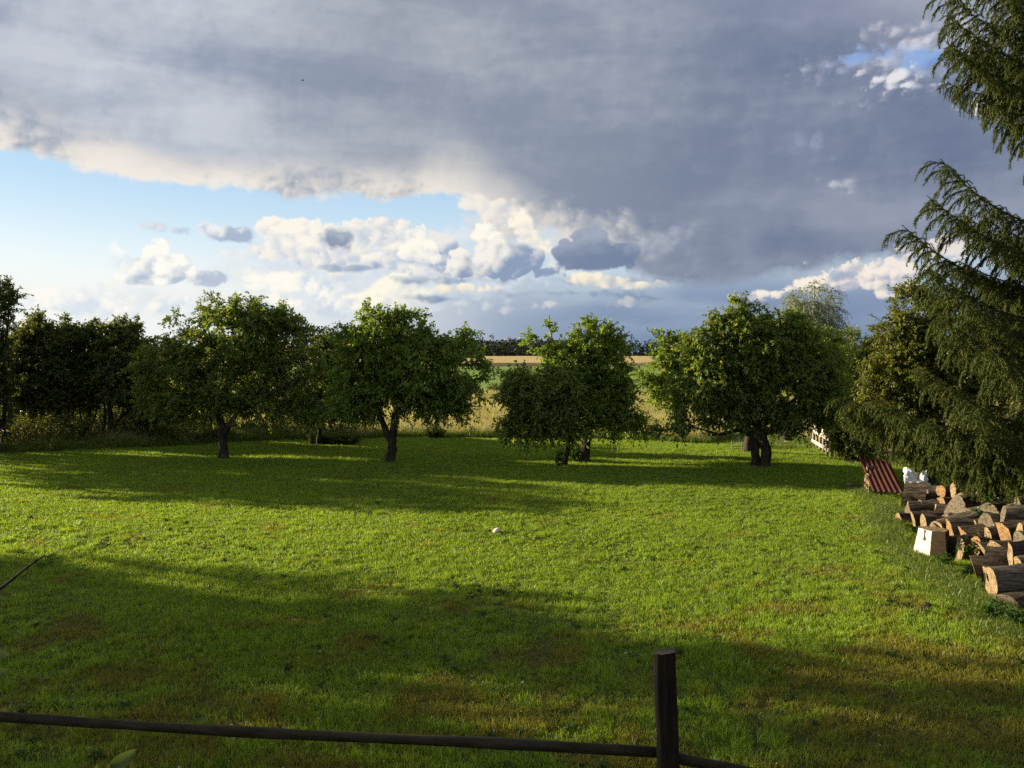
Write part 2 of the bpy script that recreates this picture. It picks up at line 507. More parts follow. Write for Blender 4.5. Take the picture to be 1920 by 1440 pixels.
M['turf'] = ground_mat('turf', [(0.25, (0.025, 0.034, 0.008)), (0.5, (0.045, 0.055, 0.012)), (0.75, (0.065, 0.06, 0.015))], 0.9, 25)
M['soil'] = ground_mat('meadow_ground', [(0.2, (0.10, 0.11, 0.03)), (0.5, (0.20, 0.18, 0.06)), (0.8, (0.30, 0.24, 0.10))], 0.12, 1.3, 0.8, bdist=0.3)
M['pasture'] = ground_mat('pasture', [(0.25, (0.10, 0.17, 0.03)), (0.5, (0.17, 0.25, 0.045)), (0.8, (0.30, 0.32, 0.09))], 0.09, 1.2, 0.8, bdist=0.2)
M['wheat'] = ground_mat('ripe_wheat', [(0.25, (0.34, 0.24, 0.085)), (0.5, (0.46, 0.34, 0.13)), (0.8, (0.56, 0.44, 0.20))], 0.03, 0.5, 0.5, bdist=0.3)


# ================================================================== mesh helpers
def tag(o, label=None, category=None, group=None, kind=None):
    if label: o['label'] = label
    if category: o['category'] = category
    if group: o['group'] = group
    if kind: o['kind'] = kind
    return o


def empty(name, loc, label=None, category=None, group=None, rz=0.0):
    o = bpy.data.objects.new(name, None)
    o.empty_display_size = 0.2
    o.location = tuple(float(x) for x in loc)
    o.rotation_euler = (0, 0, rz)
    COL.objects.link(o)
    return tag(o, label, category, group)


def mesh_np(name, verts, faces, mat, smooth=False):
    """verts (n,3); faces: one (m,k) int array or a list of such arrays"""
    if not isinstance(faces, list):
        faces = [faces]
    faces = [np.asarray(f, dtype=np.int32) for f in faces if len(f)]
    me = bpy.data.meshes.new(name)
    verts = np.ascontiguousarray(verts, dtype=np.float32)
    me.vertices.add(len(verts))
    me.vertices.foreach_set('co', verts.ravel())
    nl = sum(f.size for f in faces)
    nf = sum(len(f) for f in faces)
    me.loops.add(nl)
    me.polygons.add(nf)
    me.loops.foreach_set('vertex_index', np.concatenate([f.ravel() for f in faces]))
    starts, s = [], 0
    for f in faces:
        starts.append(s + np.arange(len(f), dtype=np.int32) * f.shape[1])
        s += f.size
    me.polygons.foreach_set('loop_start', np.concatenate(starts))
    if smooth:
        me.polygons.foreach_set('use_smooth', np.ones(nf, dtype=bool))
    me.update(calc_edges=True)
    me.validate(verbose=False)
    if mat is not None:
        me.materials.append(mat)
    return me


def obj(name, me, parent=None, loc=(0, 0, 0), rot=(0, 0, 0), scale=None):
    o = bpy.data.objects.new(name, me)
    o.location = tuple(float(x) for x in loc)
    o.rotation_euler = rot
    if scale is not None:
        o.scale = scale if hasattr(scale, '__len__') else (scale,) * 3
    if parent is not None:
        o.parent = parent
    COL.objects.link(o)
    return o


class Buf:
    """collects vertices and tri / quad faces"""
    def __init__(self):
        self.v, self.f = [], {3: [], 4: []}
        self.n = 0

    def add(self, v, f):
        v = np.asarray(v, float)
        f = np.asarray(f, int)
        self.v.append(v)
        self.f[f.shape[1]].append(f + self.n)
        self.n += len(v)

    def poly(self, v):
        v = np.asarray(v, float)
        c = v.mean(0)
        k = len(v)
        self.add(np.vstack([v, c]), [[i, (i + 1) % k, k] for i in range(k)])

    def mesh(self, name, mat, smooth=False):
        fs = [np.vstack(self.f[k]) for k in (3, 4) if self.f[k]]
        return mesh_np(name, np.vstack(self.v), fs, mat, smooth)


def box(buf, c, s, rz=0.0, rx=0.0, ry=0.0, jit=0.0, rng=None):
    v = np.array([[x, y, z] for z in (-.5, .5) for y in (-.5, .5) for x in (-.5, .5)]) * np.asarray(s, float)
    if jit and rng is not None:
        v = v + rng.normal(0, jit, v.shape)
    R = np.array(mathutils.Euler((rx, ry, rz)).to_matrix())
    buf.add(v @ R.T + np.asarray(c, float), [[0, 2, 3, 1], [4, 5, 7, 6], [0, 1, 5, 4], [2, 6, 7, 3], [0, 4, 6, 2], [1, 3, 7, 5]])


def tube(buf, pts, rad, sides=6, cap=True, wob=0.0, rng=None):
    pts = np.asarray(pts, float)
    n = len(pts)
    rad = np.broadcast_to(np.asarray(rad, float), (n,))
    d = np.gradient(pts, axis=0)
    d /= np.linalg.norm(d, axis=1)[:, None] + 1e-9
    ref = np.array((0.31, 0.87, 0.37)) if abs(d[0, 2]) > 0.6 else np.array((0.1, 0.05, 1.0))
    a = np.cross(d, ref)
    a /= np.linalg.norm(a, axis=1)[:, None] + 1e-9
    c = np.cross(d, a)
    th = np.arange(sides) * 2 * pi / sides
    r = rad[:, None] * np.ones(sides)[None]
    if wob and rng is not None:
        r = r * (1 + rng.normal(0, wob, (n, sides)) + rng.normal(0, wob, (1, sides)))
    v = pts[:, None] + r[..., None] * (np.cos(th)[None, :, None] * a[:, None] + np.sin(th)[None, :, None] * c[:, None])
    i = np.arange(n - 1)[:, None] * sides
    j = np.arange(sides)[None]
    k = (j + 1) % sides
    f = np.stack([i + j, i + k, i + sides + k, i + sides + j], -1).reshape(-1, 4)
    buf.add(v.reshape(-1, 3), f)
    if cap:
        buf.poly(v[-1])
        buf.poly(v[0][::-1])


def bez(p, n):
    """smooth polyline through control points (Catmull-Rom)"""
    p = np.asarray(p, float)
    q = np.vstack([2 * p[0] - p[1], p, 2 * p[-1] - p[-2]])
    t = np.linspace(0, len(p) - 1 - 1e-6, n)
    i = t.astype(int)
    u = (t - i)[:, None]
    a, b_, c, d = q[i], q[i + 1], q[i + 2], q[i + 3]
    return 0.5 * (2 * b_ + (c - a) * u + (2 * a - 5 * b_ + 4 * c - d) * u ** 2 + (3 * b_ - a - 3 * c + d) * u ** 3)


def unit(v):
    return v / (np.linalg.norm(v, axis=-1, keepdims=True) + 1e-9)


def leaves_mesh(name, base, direc, normal, length, width, mat, fold=0.25, droop=0.15):
    """one folded two-triangle leaf per row"""
    n = len(base)
    direc = unit(direc)
    side = unit(np.cross(normal, direc))
    nn = unit(np.cross(direc, side))
    L = length[:, None]
    W = width[:, None]
    v = np.empty((n, 4, 3))
    v[:, 0] = base
    mid = base + direc * L * 0.45
    v[:, 1] = mid + side * W * 0.5 + nn * W * fold
    v[:, 2] = base + direc * L - nn * L * droop
    v[:, 3] = mid - side * W * 0.5 + nn * W * fold
    i = np.arange(n)[:, None] * 4
    f = np.concatenate([i + np.array([[0, 1, 2]]), i + np.array([[0, 2, 3]])], 0)
    return mesh_np(name, v.reshape(-1, 3), f, mat)


def gz(x, y):
    """gentle unevenness of the lawn"""
    return 0.030 * np.sin(x * 0.55 + 1.3) * np.sin(y * 0.43) + 0.022 * np.sin(x * 1.1 + y * 0.8)


# ================================================================== trees
def lobes_px(lobes, depth, dfac=0.85):
    """ellipses measured in the photograph -> ellipsoids at the tree's distance; (px, py, rx, ry[, ddepth, rdepth])"""
    out = []
    for l in lobes:
        px, py, rx, ry = l[:4]
        dd = l[4] if len(l) > 4 else 0.0
        k = (depth + dd) / F
        rd = l[5] if len(l) > 5 else dfac * max(min(rx, ry * 1.4), 12) * k
        out.append((at(px, py, depth + dd), np.array((rx * k, rd, ry * k))))
    return out


def make_tree(name, label, category, base, trunks, lobes, leaf, bark, seed, n_ends=320, twigs=5, per_twig=14,
              leaf_len=0.098, leaf_wid=0.057, limb_r=None, droop=0.35, group=None, up=0.25, tip_r=0.006, twig_len=0.42, shell=0.45, droopy=0.0):
    """trunks: list of (points, r0, r1) in world space; the first is the trunk, the others are limbs"""
    rng = np.random.default_rng(seed)
    base = np.asarray(base, float)
    root = empty(name, base, label, category, group)
    nodes, parent, fixed_r = [], [], []

    def addchain(pts, start_parent):
        p = start_parent
        for q in pts:
            nodes.append(np.asarray(q, float))
            parent.append(p)
            p = len(nodes) - 1
    # trunk and limbs as smooth tapering tubes
    for ti, (pts, r0, r1) in enumerate(trunks):
        n = 10 if ti == 0 else 9
        cl = bez(pts, n)
        cl[1:-1] += rng.normal(0, 0.012, (n - 2, 3))
        rr = np.linspace(r0, r1, n)
        if ti == 0:
            rr = rr * 0.74 * (1 + 0.32 * np.exp(-np.linspace(0, 9, n) * 0.9))
        bf = Buf()
        tube(bf, cl - base, rr, 12 if ti == 0 else 8, True, 0.05, rng)
        obj('trunk' if ti == 0 or r0 > 0.10 and abs(pts[0][2] - base[2]) < 0.2 else 'limb', bf.mesh(name + '_trunk', bark, True), root)
        keep = cl[len(cl) // 2:] if ti == 0 and len(trunks) > 1 else cl[2:]
        addchain(keep, -1)
    # targets spread through the lobes
    vol = np.array([np.prod(r) ** 0.72 for _, r in lobes])
    cnt = np.maximum(3, (vol / vol.sum() * n_ends)).astype(int)
    T, Cn = [], []
    for (c, r), k in zip(lobes, cnt):
        d = unit(rng.normal(size=(k, 3)))
        s = rng.uniform(shell ** 3, 1.0, (k, 1)) ** (1 / 3.0)
        T.append(c + d * s * r * rng.uniform(0.86, 1.10, (k, 1)))
        Cn.append(np.repeat(c[None], k, 0))
    T = np.vstack(T)
    Cn = np.vstack(Cn)
    T[:, 2] = np.maximum(T[:, 2], base[2] + 0.25)
    fork = np.array(nodes).mean(0)
    order = np.argsort(np.linalg.norm(T - fork, axis=1))
    n_fixed = len(nodes)
    buf_n = np.zeros((n_fixed + 6 * len(T), 3))
    buf_n[:n_fixed] = nodes
    par = list(parent)
    N = n_fixed
    ends = []
    for ti in order:
        t = T[ti]
        dv = t - buf_n[:N]
        dist = np.linalg.norm(dv, axis=1)
        # prefer to leave from nodes that lie inwards of the target
        pen = np.where(np.linalg.norm(buf_n[:N] - fork, axis=1) > np.linalg.norm(t - fork), 0.5, 0.0)
        k = int(np.argmin(dist + pen))
        a = buf_n[k]
        seg = max(1, min(5, int(dist[k] / 0.28) + 1))
        p = k
        bend = rng.normal(0, 0.10, 3) * dist[k] + np.array((0, 0, 0.12 * dist[k]))
        for s in range(1, seg + 1):
            u = s / seg
            buf_n[N] = a + (t - a) * u + bend * (u * (1 - u) * 2)
            par.append(p)
            p = N
            N += 1
        ends.append((p, ti))
    par = np.array(par)
    weight = np.zeros(N)
    for e, _ in ends:
        weight[e] += 1
    for i in range(N - 1, n_fixed - 1, -1):
        weight[par[i]] += weight[i]
    rad = tip_r * np.maximum(weight, 1) ** 0.43
    bf = Buf()
    for i in range(n_fixed, N):
        p = par[i]
        r1 = rad[i]
        r0 = min(rad[p], r1 * 1.6) if p >= n_fixed else r1 * 1.25
        tube(bf, np.array([buf_n[p], buf_n[i]]) - base, [r0, r1], 5 if r1 > 0.012 else 3, False)
    # leafy twigs
    ei = np.array([e for e, _ in ends])
    tix = np.array([t for _, t in ends])
    pos = buf_n[ei]
    inner = unit(pos - buf_n[par[ei]])
    outw = unit(pos - Cn[tix])
    k = twigs
    tb = np.repeat(pos, k, 0) - np.repeat(inner, k, 0) * rng.uniform(0, 0.30, (len(pos) * k, 1))
    td = unit(np.repeat(inner, k, 0) * 0.6 + np.repeat(outw, k, 0) * 0.5 + rng.normal(0, 0.55, (len(pos) * k, 3)) + np.array((0, 0, up)))
    tl = twig_len * rng.uniform(0.5, 1.25, (len(tb), 1))
    sag = np.array((0, 0, -1.0)) * tl * (0.25 + droopy)
    te = tb + td * tl + sag
    for a, c, m_ in zip(tb - base, te - base, (tb + td * tl * 0.5 + sag * 0.2) - base):
        tube(bf, np.array([a, m_, c]), [0.005, 0.004, 0.0025], 3, False)
    obj('twigs', bf.mesh(name + '_twigs', bark), root)
    m = per_twig
    u = np.tile(np.linspace(0.12, 1.0, m), len(tb))[:, None]
    B = np.repeat(tb, m, 0)
    D = np.repeat(td * tl, m, 0)
    S = np.repeat(sag, m, 0)
    lp = B + D * u + S * u * u + rng.normal(0, 0.012, (len(B), 3))
    ld = unit(unit(D) * 0.55 + rng.normal(0, 0.6, (len(B), 3)) + np.array((0, 0, -droop)))
    ln = unit(rng.normal(0, 0.55, (len(B), 3)) + np.array((0, 0, 0.75)))
    sz = rng.uniform(0.6, 1.2, len(B))
    keep = rng.random(len(B)) < 0.94
    obj('crown', leaves_mesh(name + '_crown', (lp - base)[keep], ld[keep], ln[keep], (leaf_len * sz)[keep], (leaf_wid * sz)[keep], leaf), root)
    return root


def copy_tree(o, loc, label=None, rz=0.0, scale=1.0, parent=None):
    c = o.copy()
    COL.objects.link(c)
    if parent is None:
        c.location = loc
        c.rotation_euler = (0, 0, rz)
        c.scale = (scale,) * 3
        if label:
            c['label'] = label
    else:
        c.parent = parent
    for ch in list(o.children):
        copy_tree(ch, None, parent=c)
    return c


def G(px, py, off=0.0):
    """point of the ground seen at a pixel"""
    d = F * CAMH / (py - HZ)
    p = at(px, py, d)
    p[2] = off
    return p


# ================================================================== ground, fields, far wood
LF_X = np.array([-30, -18, -14, -10, -7.5, -4, 0, 4, 6.5, 7.6, 8.2, 9.0, 9.4, 10.2, 12, 30])
LF_Y = np.array([24, 25.5, 27.0, 29.2, 30.6, 31.4, 31.2, 30.4, 29.4, 31.0, 40.0, 41.0, 30.0, 24.0, 20, 16])


def lawn_far(x): return np.interp(x, LF_X, LF_Y)


def grid_sheet(name, xs, ys, zf, mat):
    X_, Y_ = np.meshgrid(xs, ys)
    v = np.stack([X_, Y_, zf(X_, Y_)], -1).reshape(-1, 3)
    nx, ny = len(xs), len(ys)
    i = (np.arange(ny - 1)[:, None] * nx + np.arange(nx - 1)[None]).ravel()
    return mesh_np(name, v, np.stack([i, i + 1, i + nx + 1, i + nx], -1), mat, True)


def build_ground():
    def zf(x, y):
        near = np.clip((60 - y) / 30, 0, 1) * np.clip((y + 30) / 20, 0, 1)
        far = 0.25 * np.sin(x * 0.05) * np.clip((y - 45) / 60, 0, 1) * np.clip((900 - y) / 300, 0, 1)
        return gz(x, y) * near - 0.03 + far * 0.6
    xs = np.concatenate([-np.geomspace(4000, 45, 26), np.arange(-40, 41, 1.0), np.geomspace(45, 4000, 26)])
    ys = np.concatenate([-np.geomspace(2000, 22, 10), np.arange(-20, 62, 1.0), np.geomspace(64, 4500, 60)])
    tag(obj('ground', grid_sheet('ground', xs, ys, zf, M['soil'])), kind='structure')
    # mown lawn: a sheet whose far edge follows the meadow
    xs = np.arange(-26, 20.01, 0.5)
    us = np.linspace(0, 1, 90)
    X_, U_ = np.meshgrid(xs, us)
    Y_ = -6 + U_ * (lawn_far(X_) + 6)
    v = np.stack([X_, Y_, gz(X_, Y_)], -1).reshape(-1, 3)
    nx = len(xs)
    i = (np.arange(len(us) - 1)[:, None] * nx + np.arange(nx - 1)[None]).ravel()
    tag(obj('lawn', mesh_np('lawn', v, np.stack([i, i + 1, i + nx + 1, i + nx], -1), M['turf'], True)), kind='structure')

    def slab(name, x0, x1, y0, y1, z, mat, seed, h):
        rng = np.random.default_rng(seed)
        xs = np.linspace(x0, x1, 70)
        ys = np.concatenate([[y0], np.linspace(y0 + 0.6, y1 - 0.6, 40), [y1]])
        X_, Y_ = np.meshgrid(xs, ys)
        Y_ = Y_ + 2.0 * np.sin(X_ * 0.07) * (Y_ < y0 + 1)
        Z_ = z + rng.normal(0, h * 0.12, X_.shape)
        Z_[0] = -0.2
        Z_[-1] = -0.2
        nx = len(xs)
        i = (np.arange(len(ys) - 1)[:, None] * nx + np.arange(nx - 1)[None]).ravel()
        tag(obj(name, mesh_np(name, np.stack([X_, Y_, Z_], -1).reshape(-1, 3), np.stack([i, i + 1, i + nx + 1, i + nx], -1), mat, True)), kind='structure')
    slab('pasture_field', -160, 200, 64, 186, 0.14, M['pasture'], 3, 0.15)
    slab('wheat_field', -420, 480, 192, 660, 0.75, M['wheat'], 4, 0.5)


build_ground()


def far_wood():
    """the wood on the horizon: hundreds of clumpy tree shapes merged into one distant mass"""
    m = leaf_mat('hazy_wood_foliage', (0.024, 0.042, 0.022), (0.060, 0.082, 0.036), None, 0.15, nscale=0.06)  # slightly bluish leaf colour stands in for distance haze
    rng = np.random.default_rng(11)
    B, D, Nn, L, W = [], [], [], [], []
    for row in range(4):
        for x in np.arange(-520, 640, 4.6):
            y = 690 + row * 9 + rng.uniform(-5, 5)
            x_ = x + rng.uniform(-2.4, 2.4)
            h = (10.0 + 1.6 * math.sin(x * 0.013 + 1) + row * 0.6) * rng.uniform(0.62, 1.15) * (1.25 if rng.random() < 0.06 else 1.0)
            conifer = rng.random() < 0.55
            r = h * (0.16 if conifer else 0.26)
            k = 60 if row == 0 else 45
            u = rng.random(k)
            if row == 0:
                u[: k // 3] *= 0.3
            a = rng.uniform(0, 2 * pi, k)
            rr = r * ((1 - u) * 1.1 + 0.08 if conifer else np.sqrt(np.clip(1 - (u * 1.9 - 0.9) ** 2, 0.05, 1))) * rng.uniform(0.5, 1, k)
            B.append(np.stack([x_ + rr * np.cos(a), y + rr * np.sin(a), 0.3 + u * h], -1))
            D.append(np.stack([np.cos(a), np.sin(a), rng.uniform(0.0, 1.2, k) if not conifer else rng.uniform(-0.6, 0.3, k)], -1) + rng.normal(0, .4, (k, 3)))
            Nn.append(rng.normal(0, 0.6, (k, 3)) + (0, -0.3, 0.6))
            L.append(rng.uniform(1.2, 2.6, k))
            W.append(rng.uniform(0.9, 1.8, k))
    me = leaves_mesh('far_wood', np.vstack(B), np.vstack(D), np.vstack(Nn), np.concatenate(L), np.concatenate(W), m)
    tag(obj('far_woods', me), 'dark mixed wood along the horizon beyond the wheat', 'woods', kind='stuff')
    # wooded rise far away on the left
    B, D, Nn, L, W = [], [], [], [], []
    k = 6000
    x = rng.uniform(-470, 120, k)
    top = 22 + 26 * np.exp(-((x + 330) / 150.0) ** 2)
    z = rng.random(k) * top
    B = np.stack([x, 1500 + rng.uniform(-15, 15, k) + (top - z) * -1.0, z], -1)
    D = rng.normal(0, 1, (k, 3)) + (0, 0, 0.6)
    Nn = rng.normal(0, .6, (k, 3)) + (0, -.3, .6)
    me = leaves_mesh('far_rise', B, D, Nn, rng.uniform(4, 8, k), rng.uniform(3, 6, k), leaf_mat('hazy_rise_foliage', (0.030, 0.046, 0.040), (0.055, 0.072, 0.055), None, 0.1, nscale=0.03))  # haze blue put into the leaf colour, no air is built
    tag(obj('wooded_rise', me), 'faint bluish wooded rise behind the orchard trees', 'woods', kind='stuff')


far_wood()

# ================================================================== orchard trees (left to right)
def W(px, py, d): return at(px, py, d)


def trk(d, *pp):
    """trunk points given as (px, py[, ddepth])"""
    return [at(p[0], p[1], d + (p[2] if len(p) > 2 else 0.0)) for p in pp]


D0 = 26.5
make_tree('garden_tree', 'tall dark tree cut by the left edge of the photo, only its right boughs showing', 'tree', (at(4, 848, D0)[0], D0, 0),
          [(trk(D0, (4, 848), (7, 800), (9, 700), (4, 620)), 0.09, 0.05), (trk(D0, (9, 700), (-30, 640), (-60, 560)), 0.05, 0.02), (trk(D0, (7, 680), (14, 610), (16, 560)), 0.04, 0.015)],
          lobes_px([(-45, 560, 62, 60), (-60, 640, 66, 60), (2, 572, 32, 46), (-10, 640, 24, 24), (-70, 700, 50, 50), (-40, 740, 40, 40), (6, 690, 20, 40), (0, 760, 30, 46), (-20, 810, 40, 30)], D0), M['plum'], M['dark_bark'], 5, 310, 5, 17)

D1 = 29.0
make_tree('hedgerow_tree', 'bushy many-stemmed hedgerow tree nearest the left edge', 'tree', (at(48, 832, D1)[0], D1, 0),
          [(trk(D1, (50, 832), (54, 800), (56, 770), (58, 720)), 0.11, 0.05), (trk(D1, (50, 815), (44, 780), (36, 740)), 0.06, 0.03), (trk(D1, (54, 812), (66, 785), (80, 765), (96, 735)), 0.06, 0.03),
           (trk(D1, (52, 820), (72, 800), (78, 770)), 0.045, 0.02), (trk(D1, (34, 815), (22, 785), (18, 765)), 0.03, 0.015)],
          lobes_px([(40, 660, 40, 50), (85, 650, 42, 46), (60, 720, 50, 40), (75, 620, 26, 24), (20, 710, 36, 46), (110, 700, 30, 50), (76, 592, 5, 16), (60, 608, 10, 14), (30, 640, 18, 20), (20, 760, 30, 26), (90, 755, 40, 26)], D1),
          M['hedge'], M['dark_bark'], 6, 513, 5, 17, group='hedgerow trees on the left')
make_tree('hedgerow_tree', 'hedgerow tree with slim leaning stems, second from the left edge', 'tree', (at(150, 832, D1)[0], D1 + 0.6, 0),
          [(trk(D1 + .6, (166, 830), (166, 800), (168, 765), (165, 720)), 0.11, 0.05), (trk(D1 + .6, (134, 828), (135, 795), (140, 755), (142, 720)), 0.05, 0.03), (trk(D1 + .6, (158, 815), (152, 780), (146, 755)), 0.045, 0.02),
           (trk(D1 + .6, (160, 822), (176, 790), (184, 760)), 0.045, 0.02)],
          lobes_px([(140, 650, 34, 44), (170, 655, 36, 40), (135, 612, 18, 18), (160, 622, 20, 16), (150, 710, 48, 44), (190, 700, 34, 46), (120, 690, 24, 50), (180, 618, 12, 14), (150, 745, 46, 22), (115, 750, 26, 24)], D1 + .6),
          M['plum'], M['dark_bark'], 7, 486, 5, 17, group='hedgerow trees on the left')
make_tree('hedgerow_tree', 'hedgerow tree with one stem slanting right and a feathery top', 'tree', (at(212, 832, D1)[0], D1 + 0.2, 0),
          [(trk(D1 + .2, (212, 832), (208, 800), (205, 765), (205, 715)), 0.15, 0.08), (trk(D1 + .2, (212, 806), (224, 785), (240, 770), (262, 755)), 0.06, 0.035), (trk(D1 + .2, (222, 790), (228, 775), (234, 758)), 0.04, 0.02),
           (trk(D1 + .2, (194, 812), (197, 785), (196, 755)), 0.05, 0.03)],
          lobes_px([(215, 660, 36, 46), (245, 650, 26, 38), (240, 610, 18, 24), (215, 625, 18, 18), (220, 715, 44, 42), (260, 710, 40, 42), (285, 740, 34, 30), (258, 618, 10, 12), (270, 665, 30, 30), (290, 775, 40, 24), (255, 745, 40, 16)], D1 + .2),
          M['hedge'], M['dark_bark'], 8, 486, 5, 17, group='hedgerow trees on the left')

make_tree('hedgerow_tree', 'hedgerow tree standing behind the broad dark orchard tree', 'tree', (at(400, 818, 31.5)[0], 31.5, 0),
          [(trk(31.5, (400, 818), (402, 790), (400, 760), (405, 720)), 0.13, 0.06), (trk(31.5, (401, 790), (360, 750), (340, 710)), 0.06, 0.03), (trk(31.5, (401, 785), (450, 750), (490, 720)), 0.06, 0.03)],
          lobes_px([(330, 705, 56, 56), (415, 690, 76, 56), (500, 715, 60, 50), (385, 755, 90, 34), (470, 768, 80, 26), (560, 745, 46, 40), (310, 770, 40, 26)], 31.5),
          M['hedge'], M['dark_bark'], 9, 520, 5, 16, group='hedgerow trees on the left')
D2 = 25.0
apple_group = 'orchard trees in a row across the lawn'
make_tree('apple_tree', 'broad dark orchard tree forking low, in front of the hedgerow', 'tree', (at(418, 858, D2)[0], D2, 0),
          [(trk(D2, (419, 858), (418, 830), (416, 800), (410, 772)), 0.175, 0.12), (trk(D2, (420, 812), (434, 790), (446, 772), (465, 735)), 0.09, 0.05), (trk(D2, (411, 775), (392, 730), (370, 690)), 0.09, 0.03),
           (trk(D2, (412, 775), (425, 720, .4), (440, 650, .5)), 0.08, 0.03), (trk(D2, (446, 772), (500, 745, -.4), (545, 715, -.6)), 0.06, 0.02), (trk(D2, (408, 770), (350, 745, -.5), (310, 720, -.6)), 0.06, 0.02)],
          lobes_px([(430, 640, 78, 66), (355, 660, 54, 50), (510, 640, 66, 60), (560, 700, 52, 58), (330, 720, 56, 56), (440, 725, 110, 48), (290, 690, 30, 40), (388, 580, 24, 26),
                    (460, 578, 30, 24), (525, 590, 38, 22), (500, 755, 80, 30), (330, 655, 20, 20), (318, 590, 9, 6), (490, 600, 60, 40), (585, 765, 40, 30), (380, 765, 70, 24), (300, 760, 40, 28), (270, 720, 22, 40)], D2),
          M['apple'], M['bark'], 21, 719, 5, 15, group=apple_group)
D2b = 28.5
make_tree('orchard_tree', 'low dark tree filling the gap behind the two leftmost orchard trees', 'tree', (at(600, 830, D2b)[0], D2b, 0),
          [(trk(D2b, (598, 832), (600, 800), (602, 770), (604, 730)), 0.10, 0.05)],
          lobes_px([(610, 670, 34, 36), (600, 730, 50, 44), (630, 720, 36, 46), (570, 770, 40, 26), (640, 770, 36, 24), (600, 640, 16, 16)], D2b), M['plum'], M['dark_bark'], 22, 351, 5, 17)

D3 = 24.0
make_tree('apple_tree', 'round-crowned orchard tree whose trunk forks into a Y, left of the gap', 'tree', (at(733, 867, D3)[0], D3, 0),
          [(trk(D3, (731, 868), (735, 845), (738, 815), (741, 775)), 0.17, 0.115), (trk(D3, (735, 832), (722, 808), (712, 782), (700, 760)), 0.10, 0.07), (trk(D3, (741, 778), (760, 720, .4), (780, 660, .5)), 0.08, 0.03),
           (trk(D3, (741, 778), (800, 735, -.5), (860, 710, -.6)), 0.07, 0.025), (trk(D3, (702, 764), (690, 700, -.3), (690, 640)), 0.06, 0.025), (trk(D3, (702, 764), (665, 735, .3), (650, 690, .3)), 0.05, 0.02)],
          lobes_px([(705, 640, 62, 60), (690, 720, 62, 62), (760, 645, 54, 56), (800, 700, 78, 72), (862, 700, 54, 66), (840, 762, 56, 28), (752, 735, 88, 44), (690, 588, 14, 28),
                    (655, 660, 34, 40), (868, 632, 26, 20), (770, 598, 22, 16), (640, 625, 20, 12), (660, 770, 34, 20), (735, 600, 30, 18), (815, 650, 40, 24), (650, 720, 30, 40)], D3),
          M['pear'], M['bark'], 31, 743, 5, 15, group=apple_group)

D4a, D4b = 23.4, 24.2
make_tree('apple_tree', 'small low-spreading orchard tree on a thin crooked trunk, mid picture', 'tree', (at(1060, 873, D4a)[0], D4a, 0),
          [(trk(D4a, (1059, 874), (1063, 850), (1067, 828), (1060, 800), (1052, 770)), 0.085, 0.06), (trk(D4a, (1062, 805), (1080, 785), (1092, 770)), 0.045, 0.025), (trk(D4a, (1057, 790), (1010, 778, -.3), (965, 790, -.4)), 0.05, 0.02),
           (trk(D4a, (1053, 772), (1020, 740), (990, 720)), 0.05, 0.02)],
          lobes_px([(1000, 745, 52, 40), (1010, 790, 60, 30), (962, 805, 26, 20), (1060, 750, 46, 46), (1075, 795, 34, 22), (975, 712, 34, 18), (960, 752, 20, 14), (1040, 715, 30, 24)], D4a),
          M['apple'], M['dark_bark'], 41, 382, 5, 15, group=apple_group)
make_tree('apple_tree', 'upright orchard tree on a thick trunk with one tall bare shoot', 'tree', (at(1094, 865, D4b)[0], D4b, 0),
          [(trk(D4b, (1094, 866), (1098, 840), (1104, 800), (1112, 765)), 0.20, 0.13), (trk(D4b, (1099, 825), (1084, 805), (1072, 785), (1060, 750)), 0.07, 0.03), (trk(D4b, (1110, 775), (1128, 720), (1132, 660)), 0.08, 0.03),
           (trk(D4b, (1110, 770), (1090, 710, .3), (1085, 660, .3)), 0.07, 0.025), (trk(D4b, (1108, 790), (1150, 775, -.3), (1195, 800, -.4)), 0.055, 0.018), (trk(D4b, (1085, 690), (1045, 660), (1032, 620), (1030, 590)), 0.025, 0.006),
           (trk(D4b, (1045, 660), (1020, 640), (992, 632)), 0.012, 0.004)],
          lobes_px([(1112, 650, 46, 40), (1080, 690, 56, 42), (1132, 690, 46, 50), (1118, 755, 56, 46), (1172, 785, 32, 28), (1148, 735, 38, 40), (1200, 808, 18, 14), (1060, 725, 40, 36),
                    (1112, 616, 34, 12), (1031, 612, 5, 22, 0, .12), (1004, 634, 14, 4, 0, .12), (1148, 812, 6, 20, 0, .15), (1040, 660, 22, 14), (1150, 640, 16, 18)], D4b),
          M['pear'], M['bark'], 42, 557, 5, 15, group=apple_group)

